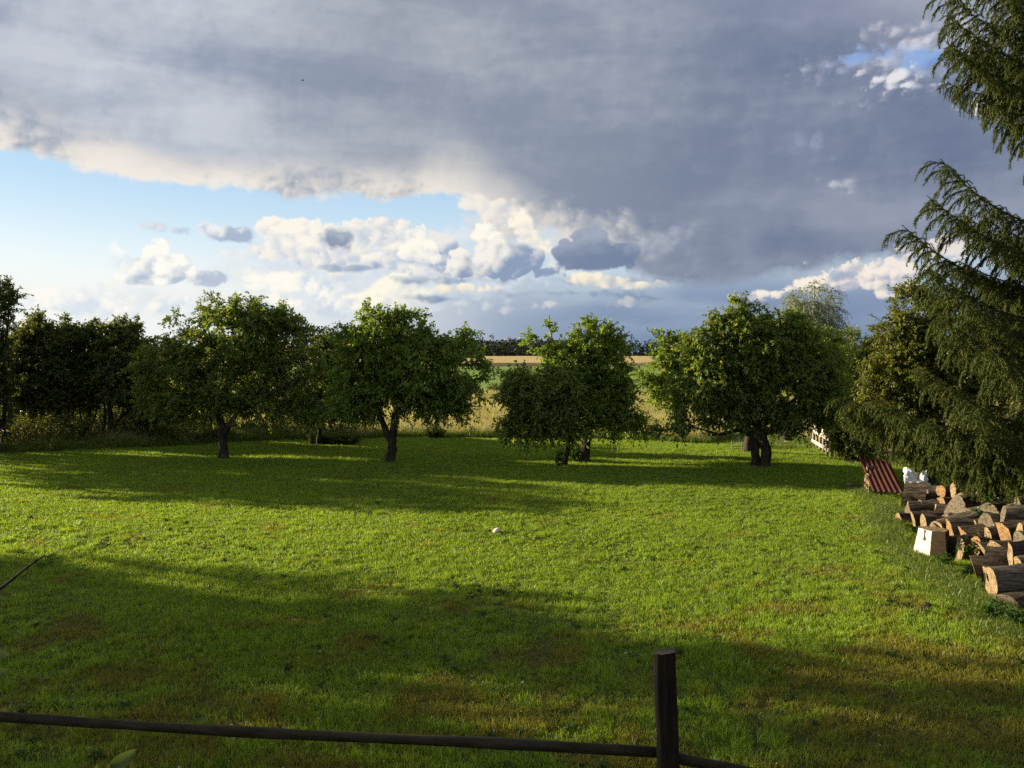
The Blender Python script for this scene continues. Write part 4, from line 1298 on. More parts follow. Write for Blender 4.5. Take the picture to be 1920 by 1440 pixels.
R_ = radians
LOGS = [
    # label, px, py, depth, r, L, kind, roll, yaw, pitch, cut, bark
    ('thick upright-looking bark log at the far left top of the woodpile', 1692, 930, 17.0, .215, .46, 'round', 0, -.38, 0, 'cut', 'logbark'),
    ('short mossy log just right of the thick bark log', 1736, 922, 17.4, .11, .32, 'round', 0, -.3, 0, 'cut_grey', 'logbark2'),
    ('rounded dark bark log lying on the row of split ends', 1724, 950, 16.2, .135, .46, 'round', 0, -.35, 0, 'cut', 'logbark'),
    ('leftmost log end of the woodpile, blunt and pale', 1686, 972, 15.5, .125, .55, 'half', .5, -.08, 0, 'cut', 'logbark'),
    ('pointed pale half log, second end from the left of the woodpile', 1713, 979, 15.0, .165, .55, 'half', 1.25, -.05, 0, 'cut', 'logbark'),
    ('squarish bark log above the white block, third end from the left', 1731, 981, 14.6, .13, .48, 'round', 0, -.12, 0, 'cut', 'logbark2'),
    ('dark log between the white block and the orange split log', 1755, 998, 13.9, .15, .45, 'round', .2, -.1, 0, 'cut', 'logbark'),
    ('orange-faced split log right behind the white block', 1782, 999, 13.4, .185, .75, 'half', 1.5, -.05, 0, 'cut_orange', 'logbark2'),
    ('narrow split log with a thin orange edge behind the ferny twigs', 1808, 1010, 13.0, .165, .6, 'half', 1.7, 0, 0, 'cut_orange', 'logbark'),
    ('short log with a tan end in the middle of the pile', 1829, 993, 13.3, .135, .55, 'half', 1.4, .05, 0, 'cut', 'logbark'),
    ('big grey weathered round lying in the middle of the woodpile', 1792, 952, 15.0, .25, .62, 'round', 0, .12, .12, 'cut_grey', 'logbark2'),
    ('long grey split slab lying slanted on top of the logs', 1762, 980, 14.0, .15, .85, 'slab', .1, .10, -.22, 'cut_grey', 'logbark2'),
    ('wide grey slab overlapping the weathered round', 1812, 962, 14.2, .22, .95, 'slab', -.1, .05, -.14, 'cut_grey', 'logbark2'),
    ('small pale round end under the spruce tips, left of a pair', 1764, 921, 16.4, .11, .42, 'round', 0, -.1, 0, 'cut_orange', 'logbark'),
    ('small pale round end under the spruce tips, right of a pair', 1787, 920, 16.0, .12, .44, 'round', 0, -.1, 0, 'cut', 'logbark'),
    ('large dark log lying behind the pair of small round ends', 1798, 914, 16.6, .21, .8, 'round', 0, -.25, 0, 'cut_grey', 'logbark'),
    ('tall orange split log leaning on a round tan end', 1885, 1006, 12.3, .185, .6, 'half', 1.2, .1, 0, 'cut_orange', 'logbark'),
    ('round tan log end cut by the right edge of the photo', 1912, 1003, 11.9, .15, .6, 'round', 0, .05, 0, 'cut', 'logbark2'),
    ('grey weathered log at the top right of the woodpile', 1880, 968, 12.7, .165, .55, 'round', 0, -.1, .03, 'cut_grey', 'logbark2'),
    ('pale pointed split log at the near end of the pile, left of two', 1827, 1070, 11.5, .185, .6, 'half', 1.45, -.12, 0, 'cut', 'logbark'),
    ('pale split log at the near end of the pile, right of two', 1843, 1068, 11.25, .20, .62, 'half', 1.75, -.12, 0, 'cut', 'logbark'),
    ('thin split log standing up behind the two pale split logs', 1882, 1053, 11.3, .135, .5, 'half', 1.4, .0, 0, 'cut_orange', 'logbark'),
    ('broad tan split log beside the thin one', 1894, 1048, 11.1, .155, .55, 'half', 1.6, .0, 0, 'cut', 'logbark'),
    ('nearest log of the pile, tall pale end with a dark knot hole', 1858, 1098, 10.5, .215, 1.2, 'half', 1.62, -.05, 0, 'cut', 'logbark2'),
    ('small bark log wedged above the pale pointed half log', 1748, 960, 15.6, .12, .42, 'round', 0, -.2, 0, 'cut', 'logbark'),
    ('split piece leaning below the small round ends', 1766, 944, 15.9, .13, .4, 'half', .9, -.1, .1, 'cut_orange', 'logbark2'),
    ('grey-brown log behind the tan end in the middle of the pile', 1850, 984, 13.0, .16, .5, 'round', 0, .05, 0, 'cut_grey', 'logbark2'),
    ('split log with a tan edge left of the tall orange one', 1852, 1014, 12.6, .165, .5, 'half', 1.5, 0, 0, 'cut', 'logbark'),
    ('low split log behind the weed tangle', 1846, 1036, 12.2, .15, .5, 'half', 1.3, -.1, 0, 'cut', 'logbark'),
    ('bark log under the tall orange split log', 1868, 1034, 12.0, .14, .55, 'round', 0, 0, 0, 'cut', 'logbark'),
    ('low tan split end half hidden by weeds, right of the white block', 1800, 1031, 12.6, .15, .5, 'half', 1.2, 0, 0, 'cut', 'logbark'),
    ('low bark log between two weed clumps', 1824, 1026, 12.55, .14, .5, 'round', 0, .05, 0, 'cut_orange', 'logbark'),
    ('weathered log at the very top right corner of the pile', 1908, 957, 12.7, .16, .5, 'round', 0, .1, 0, 'cut_grey', 'logbark2'),
    ('grey split log on top, left of the weathered logs', 1856, 952, 13.5, .17, .6, 'slab', .1, .05, -.05, 'cut_grey', 'logbark2'),
    ('dark log on top behind the wide grey slab', 1838, 938, 14.8, .17, .6, 'round', 0, -.15, 0, 'cut_grey', 'logbark'),
    ('short bark log under the thick upright-looking one', 1700, 952, 16.2, .12, .42, 'round', 0, -.25, 0, 'cut', 'logbark'),
    ('tan split end low down right behind the white block', 1772, 1024, 13.0, .13, .5, 'half', 1.3, 0, 0, 'cut_orange', 'logbark'),
    ('short log above the brown log at the right edge', 1908, 1064, 10.95, .125, .5, 'round', 0, 0, 0, 'cut', 'logbark2'),
    ('long dark log on the ground behind the nearest pale end', 1885, 1140, 10.25, .14, 1.1, 'round', 0, -.03, 0, 'cut_grey', 'logbark'),
    ('brown log stacked on the nearest log, by the right edge', 1898, 1085, 10.6, .12, 1.0, 'round', 0, .02, 0, 'cut_grey', 'logbark2'),
]
for k, (lb, px, py, d, r, L, kind, roll, yaw, pitch, cut, bark) in enumerate(LOGS):
    rj = np.random.default_rng(400 + k)
    yaw, pitch, roll = yaw + rj.normal(0, .13), pitch + rj.normal(0, .06), roll + rj.normal(0, .15)
    lg = make_log(lb, at(px, py, d), r * 1.12, L * rj.uniform(.75, 1.15), kind, roll, yaw, pitch, cut, bark, k, 'split_grey' if 'grey' in cut else 'split')
# knot hole of the nearest log
b_ = Buf()
a_ = np.linspace(0, 2 * pi, 10, endpoint=False)
b_.poly(np.stack([np.full(10, -0.004), 0.05 + 0.022 * np.cos(a_), 0.10 + 0.055 * np.sin(a_)], -1)[::-1])
nearest = [o for o in bpy.data.objects if o.get('label', '').startswith('nearest log')][0]
hole = obj('knot_hole', b_.mesh('knot_hole', M['clod']), nearest, (-.03, 0, 0), (-1.62, 0, 0))

# logs deeper in the pile, carrying the ones on top
rng = np.random.default_rng(31)
FILL = [('dark log low in the pile beneath the slanted grey slab', 6.75, 13.9, .16), ('dark log low in the pile beneath the weathered round', 7.3, 14.7, .17), ('dark log deep in the pile behind the pale pointed half log', 7.1, 15.7, .16),
        ('dark log deep in the pile beneath the pair of round ends', 8.0, 16.1, .18), ('dark log deep in the pile behind the orange split log', 7.1, 13.2, .17), ('dark log under the tan end in the middle of the pile', 7.0, 12.6, .17),
        ('dark log under the grey log at the top right', 7.0, 12.1, .18), ('dark log beneath the tall orange split log', 6.6, 11.7, .17), ('dark log beneath the broad tan split log', 6.5, 11.0, .16), ('dark log beneath the brown log by the right edge', 6.4, 10.5, .15),
        ('dark log beneath the thick bark log at the far left', 7.9, 17.0, .13), ('dark log under the large dark log at the back', 8.6, 16.8, .2)]
for k, (lb, x, y, r) in enumerate(FILL):
    make_log(lb, (x, y, r * .9), r, .8, 'round', 0, rng.uniform(-.15, .1), 0, 'cut_grey', 'logbark', 60 + k)
    if k in (1, 3, 4, 6, 7):
        make_log(lb.replace('dark log', 'second-tier dark log'), (x + .25, y + .08, r * 2.55), r * .9, .8, 'round', 0, rng.uniform(-.15, .1), 0, 'cut_grey', 'logbark', 80 + k)


def white_block():
    """squat split block standing on end, the split face towards the sun coloured near white as if lit, bark on the other sides"""
    p = G(1739, 1043)
    root = empty('split_block', p, 'white split chopping block standing in front of the woodpile', 'log')
    h = 0.40
    # base and top outlines, anticlockwise; first edge is the split face towards the lawn
    bot = np.array([[-.17, .12], [-.07, -.20], [.17, -.23], [.33, -.05], [.28, .22], [.05, .28]])
    top = np.array([[-.085, .10], [-.015, -.16], [.16, -.20], [.30, -.04], [.25, .19], [.04, .24]])
    n = len(bot)
    V = np.vstack([np.c_[bot, np.full(n, -.02)], np.c_[top, np.full(n, h)]])

    def face(nm, ids, mat, sub=8):
        bf = Buf()
        a, b2, c, d = V[ids]
        g = np.linspace(0, 1, sub)
        rg = np.random.default_rng(3)
        nrm = unit(np.cross(b2 - a, d - a))
        P = np.array([[(a * (1 - u) + b2 * u) * (1 - v) + (d * (1 - u) + c * u) * v + nrm * rg.normal(0, .004) * (0 < u < 1) * (0 < v < 1) for u in g] for v in g]).reshape(-1, 3)
        i = (np.arange(sub - 1)[:, None] * sub + np.arange(sub - 1)[None]).ravel()
        bf.add(P, np.stack([i, i + 1, i + sub + 1, i + sub], -1))
        return obj(nm, bf.mesh('block_' + nm, mat), root)
    face('split_face', [0, 1, n + 1, n], M['cut_sunlit'])  # sunlit whiteness painted here; the next split face keeps plain brown wood
    face('split_face', [1, 2, n + 2, n + 1], M['split'])
    for i in (2, 3, 4):
        face('bark', [i, i + 1, n + i + 1, n + i], M['logbark'])
    face('bark', [5, 0, n, n + 5], M['logbark'])
    bf = Buf()
    bf.poly(V[n:])
    obj('top_face', bf.mesh('block_top', M['cut']), root)
    # the dark rotten slot in the white face
    a, b2, c, d = V[[0, 1, n + 1, n]]
    nrm = unit(np.cross(b2 - a, d - a))
    sl = Buf()

    def pt(u, v): return (a * (1 - u) + b2 * u) * (1 - v) + (d * (1 - u) + c * u) * v + nrm * 0.008
    sl.poly(np.array([pt(u, v) for u, v in ((.47, .99), (.60, .98), (.56, .82), (.64, .70), (.58, .60), (.50, .66), (.51, .8))]))
    obj('rotten_slot', sl.mesh('rotten_slot', M['dark_timber']), root)


white_block()


def red_sheet():
    """profiled red sheet roofing a low stack of split wood"""
    A, B_ = at(1611, 858, 19.7), at(1668, 866, 19.2)
    C_, D_ = at(1700, 926, 17.9), at(1637, 922, 18.35)
    root = empty('corrugated_sheet', (D_ + C_) / 2 * (1, 1, 0), 'dark red ribbed metal sheet sloping over split firewood under the spruce', 'metal sheet')
    n, m = 61, 8
    u = np.linspace(0, 1, n)
    prof = 0.024 * np.clip(2.0 * np.sin(u * 6 * 2 * pi) - 0.7, 0, 1)
    nrm = unit(np.cross(B_ - A, D_ - A))
    if nrm[2] < 0:
        nrm = -nrm
    b0 = np.array(root.location)
    V = np.array([(A * (1 - s) + B_ * s) * (1 - t) + (D_ * (1 - s) + C_ * s) * t + nrm * (p - 0.03 * math.sin(t * pi)) for t in np.linspace(0, 1, m) for s, p in zip(u, prof)]) - b0
    i = (np.arange(m - 1)[:, None] * n + np.arange(n - 1)[None]).ravel()
    me = mesh_np('corrugated_sheet', V, np.stack([i, i + 1, i + n + 1, i + n], -1), M['red'])
    o = obj('sheet', me, root)
    md = o.modifiers.new('thickness', 'SOLIDIFY')
    md.thickness = 0.004
    # firewood under it, stacked with the ends towards the lawn
    rng = np.random.default_rng(8)
    for k in range(14):
        row, c = k % 4, k // 4
        y = 18.75 + c * 0.22
        p = np.array((at(1614, 880, y)[0] + 0.02 + row * 0.015 + (19.6 - y) * 0.16, y, 0.08 + row * 0.125))
        if p[2] > 0.12 + (y - 18.3) * 0.42:
            continue
        make_log('split firewood piece stacked under the red metal sheet', p, .085, .35, 'wedge', rng.uniform(0, 6), rng.uniform(-.1, .1), 0, 'cut', 'logbark2', 120 + k, 'split', group='firewood under the red sheet', name='firewood')


red_sheet()


def crumpled_sheet(name, label, pts, mat, seed, cat):
    """sheet of plastic thrown over something: pts are the four corners plus sag"""
    rng = np.random.default_rng(seed)
    A, B_, C_, D_ = [np.asarray(p, float) for p in pts]
    n = 16
    root_p = (A + B_ + C_ + D_) / 4
    root_p[2] = 0
    g = np.linspace(0, 1, n)
    V = np.array([(A * (1 - s) + B_ * s) * (1 - t) + (D_ * (1 - s) + C_ * s) * t for t in g for s in g])
    V += rng.normal(0, 0.018, V.shape)
    V[:, 2] += 0.05 * np.sin(V[:, 0] * 17 + seed) * np.sin(V[:, 1] * 13)
    i = (np.arange(n - 1)[:, None] * n + np.arange(n - 1)[None]).ravel()
    o = obj(name, mesh_np(name, V - root_p, np.stack([i, i + 1, i + n + 1, i + n], -1), mat, False), None, root_p)
    md = o.modifiers.new('thickness', 'SOLIDIFY')
    md.thickness = 0.006
    return tag(o, label, cat)


crumpled_sheet('white_sheeting', 'crumpled white sheeting between the red metal sheet and the logs', [at(1697, 880, 18.3), at(1738, 884, 18.2), at(1742, 926, 17.5), at(1696, 926, 17.6)], M['white'], 2, 'sheeting')
crumpled_sheet('green_tarp', 'edge of a pale green tarpaulin among the logs at the right edge', [at(1902, 1019, 11.9), at(1950, 1016, 11.8), at(1950, 1030, 11.4), at(1898, 1028, 11.5)], M['tarp'], 4, 'tarpaulin')

# a chip of wood lying on the grass by the red sheet
b_ = Buf()
box(b_, (0, 0, .03), (.13, .08, .05), .4, .2, .1, .01, np.random.default_rng(4))
tag(obj('wood_chip', b_.mesh('wood_chip', M['cut']), None, G(1594, 911)), 'pale wood chip lying on the grass left of the red sheet', 'wood chip')


# ================================================================== small things on the lawn
def lump(name, label, cat, p, s, mat, seed, squash=0.6):
    rng = np.random.default_rng(seed)
    bf = Buf()
    nu, nv = 12, 8
    V = []
    for j in range(nv + 1):
        t = pi * j / nv
        for i in range(nu):
            a = 2 * pi * i / nu
            r = s * (1 + 0.10 * math.sin(3 * a + seed) * math.sin(t) + 0.12 * math.sin(2 * t + a + seed) + rng.normal(0, 0.03))
            V.append((r * sin(t) * cos(a), r * sin(t) * sin(a), r * cos(t) * squash))
    f = [[j * nu + i, j * nu + (i + 1) % nu, (j + 1) * nu + (i + 1) % nu, (j + 1) * nu + i] for j in range(nv) for i in range(nu)]
    bf.add(V, f)
    return tag(obj(name, bf.mesh(name, mat, True), None, (p[0], p[1], s * squash * .75 + gz(p[0], p[1]))), label, cat)


lump('pale_stone', 'small pale stone lying alone on the sunlit lawn', 'stone', G(932, 998), .072, M['stone'], 1, .75)
lump('earth_clod', 'small dark clod of earth on the worn turf near the woodpile', 'clod', G(1738, 1146), .055, M['clod'], 5, .7)


# ================================================================== near fence
def near_fence():
    base = at(1256, 1625, 5.1)
    base[2] = 0
    root = empty('garden_fence', base, 'dark wooden fence of one round post and a long rail, nearest the camera', 'fence')
    rng = np.random.default_rng(9)

    def post(x, y, h, lean):
        bf = Buf()
        z = np.linspace(-.1, h, 16)
        cl = np.stack([x + lean * (z - h), y + 0 * z, z], -1) - base
        r = 0.064 * (1 + 0.04 * (1 - z / h))
        th = np.arange(22) * 2 * pi / 22
        ridge = 1 + 0.05 * rng.normal(size=22)
        V = []
        for c, rr in zip(cl, r):
            k = rr * ridge * (1 + rng.normal(0, .02, 22)) / (np.abs(np.cos(th + .2)) ** 5 + np.abs(np.sin(th + .2)) ** 5) ** .2 * .95
            V.append(np.stack([c[0] + k * np.cos(th), c[1] + k * np.sin(th), np.full(22, c[2])], -1))
        V[-1][:, 2] += 0.012 * np.cos(th + 0.6) + rng.normal(0, .003, 22)
        f = [[i * 22 + j, i * 22 + (j + 1) % 22, (i + 1) * 22 + (j + 1) % 22, (i + 1) * 22 + j] for i in range(15) for j in range(22)]
        bf.add(np.vstack(V), f)
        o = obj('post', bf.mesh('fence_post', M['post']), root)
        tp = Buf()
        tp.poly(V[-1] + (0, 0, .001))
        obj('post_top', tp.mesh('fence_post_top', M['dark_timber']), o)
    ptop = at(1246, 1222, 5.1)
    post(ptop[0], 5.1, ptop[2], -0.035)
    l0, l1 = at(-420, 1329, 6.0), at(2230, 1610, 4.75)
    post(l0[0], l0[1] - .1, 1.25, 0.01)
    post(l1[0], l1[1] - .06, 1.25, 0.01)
    # two sawn boards nailed behind the post
    def rail(a, c, sag, seed):
        rg = np.random.default_rng(seed)
        n = 26
        V = []
        for i in range(n):
            t = i / (n - 1)
            p = a * (1 - t) + c * t - base
            p[2] += 0.006 * math.sin(t * 9) - sag * math.sin(t * pi)
            hh = 0.030 * (1 + 0.07 * math.sin(t * 23 + seed) + rg.normal(0, .02))
            for dy, dz in ((-.011, -hh), (.011, -hh), (.011, hh), (-.011, hh)):
                V.append(p + (0, dy, dz + rg.normal(0, .002)))
        f = [[i * 4 + j, i * 4 + (j + 1) % 4, i * 4 + 4 + (j + 1) % 4, i * 4 + 4 + j] for i in range(n - 1) for j in range(4)] + [[3, 2, 1, 0], [4 * n - 4, 4 * n - 3, 4 * n - 2, 4 * n - 1]]
        bf = Buf()
        bf.add(V, f)
        o = obj('rail', bf.mesh('fence_rail', M['rail']), root)
        return o
    a, c = at(-470, 1326, 6.03), at(1252, 1424, 5.14)
    a[1] += .09
    c[1] += .085
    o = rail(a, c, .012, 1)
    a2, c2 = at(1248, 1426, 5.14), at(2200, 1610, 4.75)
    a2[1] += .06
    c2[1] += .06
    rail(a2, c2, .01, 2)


near_fence()


# ================================================================== shrub in the lower left corner, seen only by twig tips and leaves
def corner_shrub():
    d = 3.0
    base = np.array((-2.0, 2.95, 0.0))
    root = empty('corner_shrub', base, 'shrub in the lower left corner showing one bare twig and a few leaves', 'shrub')
    rng = np.random.default_rng(12)
    mat = M['plum']
    stems = [[(0, 0, 0), (-.05, 0, .8), (-.10, .02, 1.6)] , [(.05, 0, 0), (.25, 0, .7), (.5, 0, 1.3)]]
    tw = bez([at(-70, 1150, d), at(0, 1104, d), at(40, 1072, d), at(66, 1053, d), at(84, 1041, d)], 14) - base
    for st in stems:
        bf = Buf()
        tube(bf, bez(st, 10), np.linspace(.016, .007, 10), 6)
        obj('stem', bf.mesh('shrub_stem', M['dark_bark'], True), root)
    bf = Buf()
    tube(bf, np.vstack([[(-.10, .02, 1.6)], tw]), np.linspace(.0065, .0028, 15), 6)
    k = tw[9]
    tube(bf, np.array([k, k + (.012, 0, .014)]), [.0035, .002], 5)
    obj('twig', bf.mesh('shrub_twig', M['dark_bark'], True), root)

    def leaf(base_p, tip_p, w, roll=0.3):
        base_p, tip_p = np.asarray(base_p), np.asarray(tip_p)
        ax = tip_p - base_p
        L = np.linalg.norm(ax)
        ax = ax / L
        side = unit(np.cross(ax, (0, -1, roll)))
        nn = np.cross(side, ax)
        n = 9
        V = []
        for i in range(n):
            t = i / (n - 1)
            hw = w * (sin(pi * t ** 0.8) ** 0.8) * .5 + .0005
            c = base_p + ax * L * t + nn * 0.10 * L * sin(pi * t)
            V += [c - side * hw + nn * hw * .3, c, c + side * hw + nn * hw * .3]
        f = [[i * 3 + j, i * 3 + j + 1, i * 3 + j + 4, i * 3 + j + 3] for i in range(n - 1) for j in (0, 1)]
        bf = Buf()
        bf.add(V, f)
        obj('leaf', bf.mesh('shrub_leaf', mat, True), root)
    L = lambda a, c, w, r=.3: leaf(at(*a, d) - base, at(*c, d) - base, w, r)
    L((-40, 1128), (12, 1122), .03, .8)
    L((-50, 1235), (22, 1228), .05, .8)
    L((-40, 1275), (18, 1256), .045, .6)
    L((205, 1450), (258, 1404), .05, .4)
    L((198, 1452), (226, 1425), .03, .4)
    L((190, 1470), (182, 1432), .03, .4)
    for _ in range(14):
        p = np.array((rng.uniform(-.35, -.05), rng.uniform(-.1, .1), rng.uniform(.8, 1.75)))
        leaf(p, p + rng.normal(0, .05, 3) + (0, 0, .02), .045)
    bf = Buf()
    tube(bf, np.vstack([[(.5, 0, 1.3)], [at(196, 1462, d) - base]]), [.006, .004], 5)
    obj('twig', bf.mesh('shrub_twig', M['dark_bark'], True), root)


corner_shrub()


# ================================================================== small things behind the orchard trees on the right
def picket_fence():
    p0, p1 = G(1558, 857), G(1526, 838)
    root = empty('picket_fence', p0, 'short weathered wooden fence running away beside the dark bush', 'fence')
    dv = p1 - p0
    n = 6
    for i in range(n):
        t = i / (n - 1)
        h = 0.72 + 0.08 * sin(i * 2.1)
        bf = Buf()
        box(bf, dv * t + (0, 0, h / 2 - .02), (.07, .07, h), .2, 0, 0, .006, np.random.default_rng(i))
        obj('post', bf.mesh('picket_post', M['picket']), root)
    L = float(np.linalg.norm(dv))
    for z in (.20, .52):
        bf = Buf()
        box(bf, dv * .5 + (-.055, 0, z), (L + .2, .03, .10), math.atan2(dv[1], dv[0]), 0, 0, .006, np.random.default_rng(7))
        obj('rail', bf.mesh('picket_rail', M['pale_plank']), root)
    # two pale pots turned over the post tops
    for t, lb, s in ((0.9, 'upturned pale pot on the farther post of the weathered fence', 1.0), (0.3, 'upturned pale pot on the nearer post of the weathered fence', .8)):
        i = round(t * (n - 1))
        h = 0.72 + 0.08 * sin(i * 2.1)
        q = p0 + dv * (i / (n - 1))
        bf = Buf()
        prof = [(.0, .20), (.055, .20), (.062, .17), (.085, .03), (.098, .025), (.098, -.02), (.08, -.02)]
        nn = 14
        th = np.arange(nn) * 2 * pi / nn
        V = [(r * s * cos(a), r * s * sin(a), z * s) for r, z in prof for a in th]
        bf.add(V, [[j * nn + i2, j * nn + (i2 + 1) % nn, (j + 1) * nn + (i2 + 1) % nn, (j + 1) * nn + i2] for j in range(len(prof) - 1) for i2 in range(nn)])
        tag(obj('plant_pot', bf.mesh('plant_pot', M['clay'], True), None, (q[0], q[1], h - .12 * s)), lb, 'pot')


picket_fence()


def metal_frame():
    p = G(1389, 847)
    root = empty('metal_frame', p, 'low grey tubular metal frame standing in the grass beside the hidden trunk', 'metal frame')
    k = p[1] / F
    def X_(px): return (px - 1389) * k
    w0, w1 = X_(1372), X_(1412)
    zt, zm = .33, .16
    for x in (w0, X_(1391), w1):
        bf = Buf()
        tube(bf, [(x, 0, 0), (x, 0, zt)], .011, 8)
        obj('leg', bf.mesh('frame_leg', M['steel'], True), root)
    for z, r in ((zt, .012), (zm, .010), (.10, .008)):
        bf = Buf()
        tube(bf, [(w0, 0, z), (w1, 0, z)], r, 8)
        obj('rail', bf.mesh('frame_rail', M['steel'], True), root)
    for x in np.linspace(w0, w1, 9)[1:-1]:
        bf = Buf()
        tube(bf, [(x, 0, zm), (x, 0, zt)], .004, 5)
        obj('bar', bf.mesh('frame_bar', M['steel'], True), root)


metal_frame()


def compost_bin():
    p = G(1484, 831)
    root = empty('compost_bin', p, 'dark open timber bin with a pale plank along its front edge', 'bin')
    k = p[1] / F
    w, h, dp = 24 * k, 18 * k, .5
    for i in range(3):
        z = .03 + (i + .5) * h / 3
        for nm, c, s in (('board', (0, dp, z), (w, .025, h / 3 - .012)), ('board', (-w / 2, dp / 2, z), (.025, dp, h / 3 - .012)), ('board', (w / 2, dp / 2, z), (.025, dp, h / 3 - .012))):
            bf = Buf()
            box(bf, c, s)
            obj(nm, bf.mesh('bin_board', M['dark_timber']), root)
    bf = Buf()
    box(bf, (0, dp / 2, h + .05), (w + .08, dp + .1, .03), 0, .08)
    obj('lid', bf.mesh('bin_lid', M['dark_timber']), root)
    bf = Buf()
    box(bf, (-.02, -.04, .045), (w + .05, .05, .07), .02, 0, 0, .004, np.random.default_rng(1))
    obj('front_plank', bf.mesh('bin_plank', M['pale_plank']), root)


compost_bin()


# ================================================================== plants
def leafy_plant(name, label, cat, base, h, r, n_stem, n_leaf, ll, lw, mat, seed, group=None, up=.6, bark=None):
    rng = np.random.default_rng(seed)
    base = np.asarray(base, float)
    root = empty(name, base, label, cat, group)
    bf = Buf()
    lp, ld = [], []
    for s in range(n_stem):
        a = rng.uniform(0, 2 * pi)
        rr = r * sqrt(rng.random())
        tip = np.array((rr * cos(a), rr * sin(a), h * rng.uniform(.6, 1.0) * (1 - .35 * (rr / r) ** 2)))
        foot = np.array((tip[0] * .35, tip[1] * .35, 0))
        st = bez([foot, (foot + tip) / 2 + rng.normal(0, .03, 3), tip], 7)
        tube(bf, st, np.linspace(.006, .002, 7), 3, False)
        for _ in range(n_leaf):
            t = rng.uniform(.15, 1) ** .8
            i = min(int(t * 6), 5)
            lp.append(st[i] + (st[i + 1] - st[i]) * (t * 6 - i))
            a2 = rng.uniform(0, 2 * pi)
            ld.append((cos(a2), sin(a2), rng.uniform(-.4, up)))
    obj('stems', bf.mesh(name + '_stems', bark or M['weed']), root)
    lp, ld = np.array(lp), np.array(ld)
    k = len(lp)
    sz = rng.uniform(.55, 1.15, k)
    obj('leaves', leaves_mesh(name + '_leaves', lp, ld, rng.normal(0, .4, (k, 3)) + (0, 0, .9), ll * sz, lw * sz, mat, .2, .3), root)
    return root


leafy_plant('low_bush', 'small dark rounded bush at the lawn edge under the Y-forked tree', 'bush', at(817, 822, 30.8) * (1, 1, 0), .52, .42, 60, 34, .07, .04, M['hedge'], 1)
leafy_plant('nettle_plant', 'upright nettle-like plant at the foot of the thin crooked trunk', 'plant', at(1050, 872, 23.2) * (1, 1, 0), .52, .12, 7, 22, .09, .045, M['weed'], 2)
leafy_plant('sucker_growth', 'leafy suckers at the foot of the thick trunk', 'plant', at(1080, 866, 24.0) * (1, 1, 0), .48, .2, 14, 26, .08, .05, M['weed'], 3)
for k, (px, s, lb) in enumerate([(596, 1.0, 'left'), (622, 1.15, 'middle'), (650, .8, 'right')]):
    leafy_plant('dock_plant', 'broad-leaved weed clump on the far lawn, %s of three' % lb, 'plant', G(px, 833) , .22 * s, .5 * s, 16, 9, .26, .10, M['weed'], 10 + k, 'broad-leaved weeds on the far lawn', 1.4)
leafy_plant('glossy_shrub', 'glossy dark green shrub behind the logs at the right edge', 'shrub', (7.95, 13.55, 0), 1.15, .75, 90, 34, .075, .05, M['glossy'], 20, None, .6, M['dark_bark'])
WEEDS = [('weedy tuft before the nearest log end', 1862, 1165, .28), ('pale-leaved weed in the shade at the right edge', 1895, 1180, .32), ('weed against the two pale split logs', 1815, 1085, .25),
         ('weed growing right of the white block', 1790, 1046, .34), ('leafy weed among the ferny twigs before the logs', 1812, 1052, .42), ('weed at the foot of the pointed half log', 1708, 1000, .18),
         ('tall weed tangle before the tan split log', 1835, 1050, .5), ('weed by the left foot of the red sheet', 1640, 926, .16), ('small weed in the grass before the white block', 1768, 1062, .2)]
for k, (lb, px, py, h) in enumerate(WEEDS):
    leafy_plant('weed_plant', lb, 'plant', G(px, py), h, h * .55, 12, 16, .06, .035, M['weed'], 30 + k, 'weeds along the woodpile')
# understorey below the hedgerow
rng = np.random.default_rng(55)
US = ['leftmost', 'second from the left', 'third from the left', 'fourth from the left', 'fifth from the left', 'sixth from the left', 'seventh from the left', 'eighth from the left', 'ninth from the left', 'tenth from the left', 'rightmost']
for k, px in enumerate(np.linspace(4, 405, 11)):
    d = np.interp(px, [0, 200, 420], [27.2, 28.6, 29.6])
    q = at(px, 800, d)
    leafy_plant('undergrowth_bush', 'low dark bush in the undergrowth below the hedgerow, ' + US[k], 'bush', (q[0], d + rng.uniform(-.3, .6), 0), rng.uniform(.9, 1.45), rng.uniform(.8, 1.1), 60, 30, .085, .05, M['hedge'], 60 + k, 'undergrowth below the hedgerow', .6, M['dark_bark'])
for k, px in enumerate(np.linspace(-20, 400, 11)):
    d = 32.5 + rng.uniform(-.5, .8)
    leafy_plant('thicket_bush', 'taller bush of the dark thicket behind the hedgerow stems, ' + US[k], 'bush', at(px, 800, d) * (1, 1, 0), rng.uniform(1.5, 2.3), rng.uniform(.9, 1.2), 66, 34, .09, .05, M['plum'], 160 + k, 'thicket behind the hedgerow', .6, M['dark_bark'])
for k, (px, d, h) in enumerate([(455, 31.5, .85), (500, 32.2, .7), (560, 32.0, .75), (640, 31.6, .7), (690, 32.6, .6)]):
    q = at(px, 800, d)
    leafy_plant('meadow_bush', 'leafy weed bush at the meadow edge, %s' % ['below the broad dark tree', 'right of that tree\'s trunk', 'half way between two trunks', 'left of the Y-forked trunk', 'just behind the Y-forked trunk'][k], 'bush', (q[0], d, 0), h, .8, 40, 22, .08, .04, M['weed'], 90 + k, 'weed bushes at the meadow edge')
# bushes out in the fields
leafy_plant('field_bush', 'brownish round bush standing alone in the green field', 'bush', at(985, 705, 75) * (1, 1, 0), 1.75, 1.6, 120, 40, .18, .10, M['oak'], 101, None, .6, M['dark_bark'])
leafy_plant('field_bush', 'small green bush at the near edge of the green field', 'bush', at(935, 735, 62) * (1, 1, 0), 1.0, 1.0, 70, 36, .12, .07, M['hedge'], 102, None, .6, M['dark_bark'])


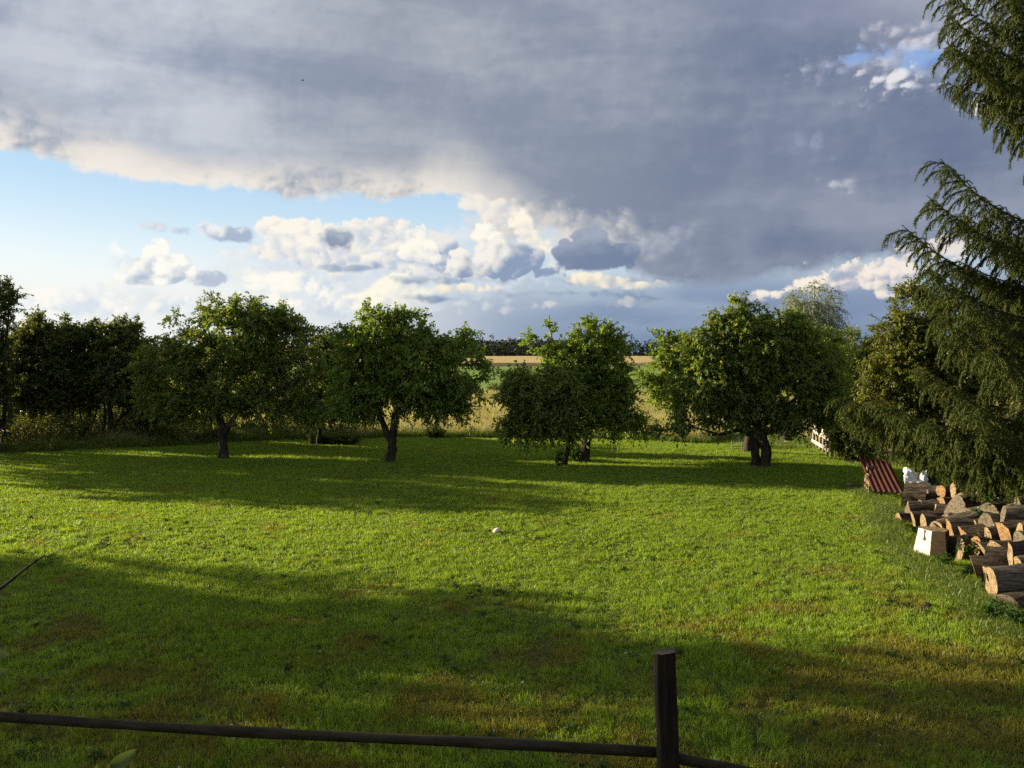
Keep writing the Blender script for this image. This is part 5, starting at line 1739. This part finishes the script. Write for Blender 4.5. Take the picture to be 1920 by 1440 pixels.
def bird():
    p = at(568, 151, 60)
    root = empty('bird', p, 'tiny dark bird high in the grey cloud', 'bird')
    bf = Buf()
    z = np.linspace(-.09, .10, 9)
    tube(bf, np.stack([z, 0 * z, .01 * np.cos(z * 20)], -1), [.004, .018, .026, .028, .026, .022, .017, .012, .003], 8)
    obj('body', bf.mesh('bird_body', M['bird'], True), root)
    for s in (-1, 1):
        bf = Buf()
        bf.add([(.05, s * .015, .01), (.02, s * .10, .05), (-.03, s * .17, .035), (-.03, s * .09, .04), (-.035, s * .015, .008)], [[0, 1, 3], [1, 2, 3], [0, 3, 4]])
        obj('wing', bf.mesh('bird_wing', M['bird']), root)
    bf = Buf()
    bf.add([(-.08, -.008, 0), (-.08, .008, 0), (-.15, .02, .004), (-.15, -.02, .004)], [[0, 1, 2, 3]])
    obj('tail', bf.mesh('bird_tail', M['bird']), root)


bird()

# ================================================================== grass (uncountable: one object per kind)
def blades(rng, n, size, h0, h1, w, lean, mat, name, curl=0.5, soft=False):
    """a patch of grass blades centred on the origin"""
    if soft:                                     # round patch that thins out towards its rim
        a = rng.uniform(0, 2 * pi, n)
        r = size * 0.5 * (rng.random(n) + rng.random(n)) * 0.72
        p = np.stack([r * np.cos(a), r * np.sin(a)], -1)
        kc = max(1, n // 16)                     # blades stand in little clumps of uneven height
        own = rng.integers(0, kc, n)
        off = rng.normal(0, 0.020, (n, 2))
        p = np.where(rng.random((n, 1)) < 0.75, p[own] + off, p)
        clump = rng.uniform(0.6, 1.4, n)[own]
    else:
        p = rng.uniform(-size / 2, size / 2, (n, 2))
        clump = 1.0
    h = rng.uniform(h0, h1, n) * rng.uniform(0.6, 1.0, n) * clump
    a = rng.uniform(0, 2 * pi, n)
    d = np.stack([np.cos(a), np.sin(a)], -1)
    le = rng.uniform(0.1, 1.0, n) * lean
    t = rng.uniform(0, 2 * pi, n)
    wd = np.stack([np.cos(t), np.sin(t), np.zeros(n)], -1) * (w * rng.uniform(0.6, 1.3, n))[:, None]
    b0 = np.concatenate([p, np.full((n, 1), -0.01)], 1)
    mid = b0 + np.concatenate([d * (h * le * 0.35)[:, None], (h * 0.6)[:, None]], 1)
    tip = b0 + np.concatenate([d * (h * le * (0.35 + curl))[:, None], (h * (1.0 - 0.25 * le))[:, None]], 1)
    v = np.stack([b0 - wd, b0 + wd, mid + wd * 0.8, mid - wd * 0.8, tip], 1)
    i = np.arange(n)[:, None] * 5
    return mesh_np(name, v.reshape(-1, 3), [i + np.array([[3, 2, 4]]), i + np.array([[0, 1, 2, 3]])], mat)


def scatter(name, label, cat, meshes, pts, rot, scl, idx):
    """one object that carries instanced clumps (geometry nodes)"""
    coll = bpy.data.collections.new(name + '_clumps')
    for k, me in enumerate(meshes):
        coll.objects.link(bpy.data.objects.new('%s_clump_%02d' % (name, k), me))
    me = bpy.data.meshes.new(name)
    me.vertices.add(len(pts))
    me.vertices.foreach_set('co', np.ascontiguousarray(pts, dtype=np.float32).ravel())
    for nm, ty, dat in (('rot', 'FLOAT_VECTOR', rot), ('scl', 'FLOAT_VECTOR', scl), ('idx', 'INT', idx)):
        at_ = me.attributes.new(nm, ty, 'POINT')
        at_.data.foreach_set('vector' if ty == 'FLOAT_VECTOR' else 'value', np.ascontiguousarray(dat, dtype=np.int32 if ty == 'INT' else np.float32).ravel())
    o = bpy.data.objects.new(name, me)
    COL.objects.link(o)
    tag(o, label, cat, kind='stuff')
    ng = bpy.data.node_groups.new(name, 'GeometryNodeTree')
    ng.interface.new_socket('Geometry', in_out='INPUT', socket_type='NodeSocketGeometry')
    ng.interface.new_socket('Geometry', in_out='OUTPUT', socket_type='NodeSocketGeometry')
    N = ng.nodes
    gi, go = N.new('NodeGroupInput'), N.new('NodeGroupOutput')
    ci = N.new('GeometryNodeCollectionInfo')
    ci.inputs['Collection'].default_value = coll
    ci.inputs['Separate Children'].default_value = True
    ci.inputs['Reset Children'].default_value = True
    ip = N.new('GeometryNodeInstanceOnPoints')
    ip.inputs['Pick Instance'].default_value = True

    def attr(nm, ty):
        a = N.new('GeometryNodeInputNamedAttribute')
        a.data_type = ty
        a.inputs['Name'].default_value = nm
        return [s for s in a.outputs if s.enabled and s.name == 'Attribute'][0]
    ng.links.new(gi.outputs[0], ip.inputs['Points'])
    ng.links.new(ci.outputs[0], ip.inputs['Instance'])
    ng.links.new(attr('idx', 'INT'), ip.inputs['Instance Index'])
    ng.links.new(attr('rot', 'FLOAT_VECTOR'), ip.inputs['Rotation'])
    ng.links.new(attr('scl', 'FLOAT_VECTOR'), ip.inputs['Scale'])
    ng.links.new(ip.outputs[0], go.inputs[0])
    md = o.modifiers.new('scatter', 'NODES')
    md.node_group = ng
    return o


def build_grass():
    rng = np.random.default_rng(5)
    # mown turf: square patches, denser and finer near the camera
    near = [blades(rng, 3600, 1.9, 0.03, 0.080, 0.0027, 1.0, M['lawn'], 'turf_near', soft=True) for _ in range(5)]
    mid = [blades(rng, 2700, 1.9, 0.03, 0.075, 0.0034, 0.9, M['lawn'], 'turf_mid', soft=True) for _ in range(4)]
    tuft = [blades(rng, 120, 0.20, 0.06, 0.14, 0.0034, 0.9, M['lawn'], 'turf_tuft') for _ in range(4)]
    P, Rz, S, I = [], [], [], []
    for y in np.arange(3.2, 42, 0.62):
        half = min(0.62 * y + 2.5, 19)
        for x in np.arange(-half, half, 0.62):
            xx, yy = x + rng.uniform(-.31, .31), y + rng.uniform(-.31, .31)
            if yy > lawn_far(xx) + 0.1:
                continue
            P.append((xx, yy, gz(xx, yy)))
            Rz.append((0, 0, rng.uniform(0, 2 * pi)))
            # turf is uneven in height from place to place
            h = 0.80 + 0.32 * math.sin(xx * 0.9 + 2 * math.sin(yy * 0.5)) * math.sin(yy * 0.8) + rng.uniform(-.2, .2)
            S.append((1, 1, h))
            I.append(rng.integers(0, 5) if y < 13 else 5 + rng.integers(0, 4))
    for _ in range(5200):
        y = 4.0 + 26 * rng.random() ** 1.7
        x = rng.uniform(-0.6, 0.6) * y
        if y > lawn_far(x) - 0.2:
            continue
        P.append((x, y, gz(x, y)))
        Rz.append((0, 0, rng.uniform(0, 6.28)))
        s = rng.uniform(0.4, 1.05)
        S.append((s, s, s * rng.uniform(.7, 1.1)))
        I.append(9 + rng.integers(0, 4))
    scatter('lawn_grass', 'short mown green grass covering the lawn', 'grass', near + mid + tuft, np.array(P), np.array(Rz), np.array(S), np.array(I))

    # tall straw-coloured meadow beyond the lawn
    tall = [blades(rng, 420, 0.9, 0.30, 0.75, 0.0045, 0.7, M['meadow'], 'meadow_tall', curl=0.6) for _ in range(5)]
    P, Rz, S, I = [], [], [], []
    for _ in range(9000):
        y = rng.uniform(24, 63)
        x = rng.uniform(-0.64, 0.64) * y
        e = lawn_far(x)
        if y < e + 0.35 or x > 8.0 + (y - 30) * 0.1 and y < 46:
            continue
        P.append((x, y, -0.05))
        Rz.append((rng.normal(0, .12), rng.normal(0, .12), rng.uniform(0, 6.28)))
        h = 0.75 + 0.3 * math.sin(x * 0.35 + y * 0.21) * math.sin(y * 0.5) + rng.uniform(-.2, .2)
        S.append((1.1, 1.1, max(0.35, h)))
        I.append(rng.integers(0, 5))
    scatter('meadow_grass', 'tall straw-coloured meadow grass behind the orchard trees', 'grass', tall, np.array(P), np.array(Rz), np.array(S), np.array(I))

    # green verge between lawn and meadow, under the hedgerow, along the woodpile
    vg = [blades(rng, 160, 0.5, 0.10, 0.34, 0.005, 0.9, M['verge'], 'verge_tuft') for _ in range(4)]
    P, Rz, S, I = [], [], [], []

    def put(x, y, s):
        P.append((x, y, gz(x, y) - 0.02))
        Rz.append((0, 0, rng.uniform(0, 6.28)))
        S.append((1, 1, s))
        I.append(rng.integers(0, 4))
    for _ in range(2600):
        x = rng.uniform(-19, 12)
        y = lawn_far(x) + abs(rng.normal(0, 0.45)) - 0.15
        put(x, y, rng.uniform(0.6, 1.3))
    for _ in range(1500):
        x = rng.uniform(-19, -6)
        put(x, lawn_far(x) + rng.uniform(0, 3.5), rng.uniform(0.8, 2.0))
    for _ in range(380):                         # along the foot of the woodpile
        y = rng.uniform(9.0, 20)
        x = np.interp(y, [9, 10.4, 13, 15.3, 17, 20], [5.3, 5.65, 6.0, 6.65, 7.4, 7.9]) - abs(rng.normal(0, 0.16))
        put(x, y, rng.uniform(0.3, 0.6))
    for _ in range(200):
        put(rng.uniform(7.6, 9.0), rng.uniform(27, 36), rng.uniform(0.3, 0.7))
    scatter('verge_grass', 'rough green grass along the edges of the lawn', 'grass', vg, np.array(P), np.array(Rz), np.array(S), np.array(I))


    # flat-leaved weeds and clover in the near turf, and a few dry fallen leaves
    ros = []
    for _ in range(4):
        k = 22
        a = rng.uniform(0, 2 * pi, k)
        bp = np.stack([rng.normal(0, .02, k), rng.normal(0, .02, k), rng.uniform(.01, .05, k)], -1)
        ros.append(leaves_mesh('weed_rosette', bp, np.stack([np.cos(a), np.sin(a), rng.uniform(.1, .9, k)], -1), rng.normal(0, .3, (k, 3)) + (0, 0, 1), rng.uniform(.035, .08, k), rng.uniform(.016, .030, k), M['weed'], .2, .2))
    P, Rz, S, I = [], [], [], []
    for _ in range(480):
        y = 4.5 + 14 * rng.random() ** 1.3
        x = rng.uniform(-0.6, 0.6) * y
        # in loose colonies
        if math.sin(x * 1.7 + 1.0) * math.sin(y * 1.3 + x * .4) < rng.uniform(-.6, .8):
            continue
        P.append((x, y, gz(x, y)))
        Rz.append((0, 0, rng.uniform(0, 6.28)))
        s_ = rng.uniform(.5, 1.15)
        S.append((s_, s_, s_))
        I.append(rng.integers(0, 4))
    scatter('lawn_weeds', 'low flat-leaved weeds and clover scattered in the near lawn', 'weeds', ros, np.array(P), np.array(Rz), np.array(S), np.array(I))
    dry = leaf_mat('dry_leaf', (0.34, 0.27, 0.13), (0.55, 0.50, 0.36), (0.16, 0.08, 0.03), 0.2, p3=.25)
    k = 260
    y = 4.5 + 20 * rng.random(k) ** 1.4
    x = rng.uniform(-0.6, 0.6, k) * y
    bp = np.stack([x, y, gz(x, y) + rng.uniform(.03, .055, k)], -1)
    a = rng.uniform(0, 2 * pi, k)
    me = leaves_mesh('fallen_leaves', bp, np.stack([np.cos(a), np.sin(a), rng.normal(0, .25, k)], -1), rng.normal(0, .45, (k, 3)) + (0, 0, 1), rng.uniform(.02, .045, k), rng.uniform(.014, .028, k), dry, .3, .1)
    tag(obj('fallen_leaves', me), 'pale dry leaves and petals dotted over the lawn', 'leaves', kind='stuff')


build_grass()
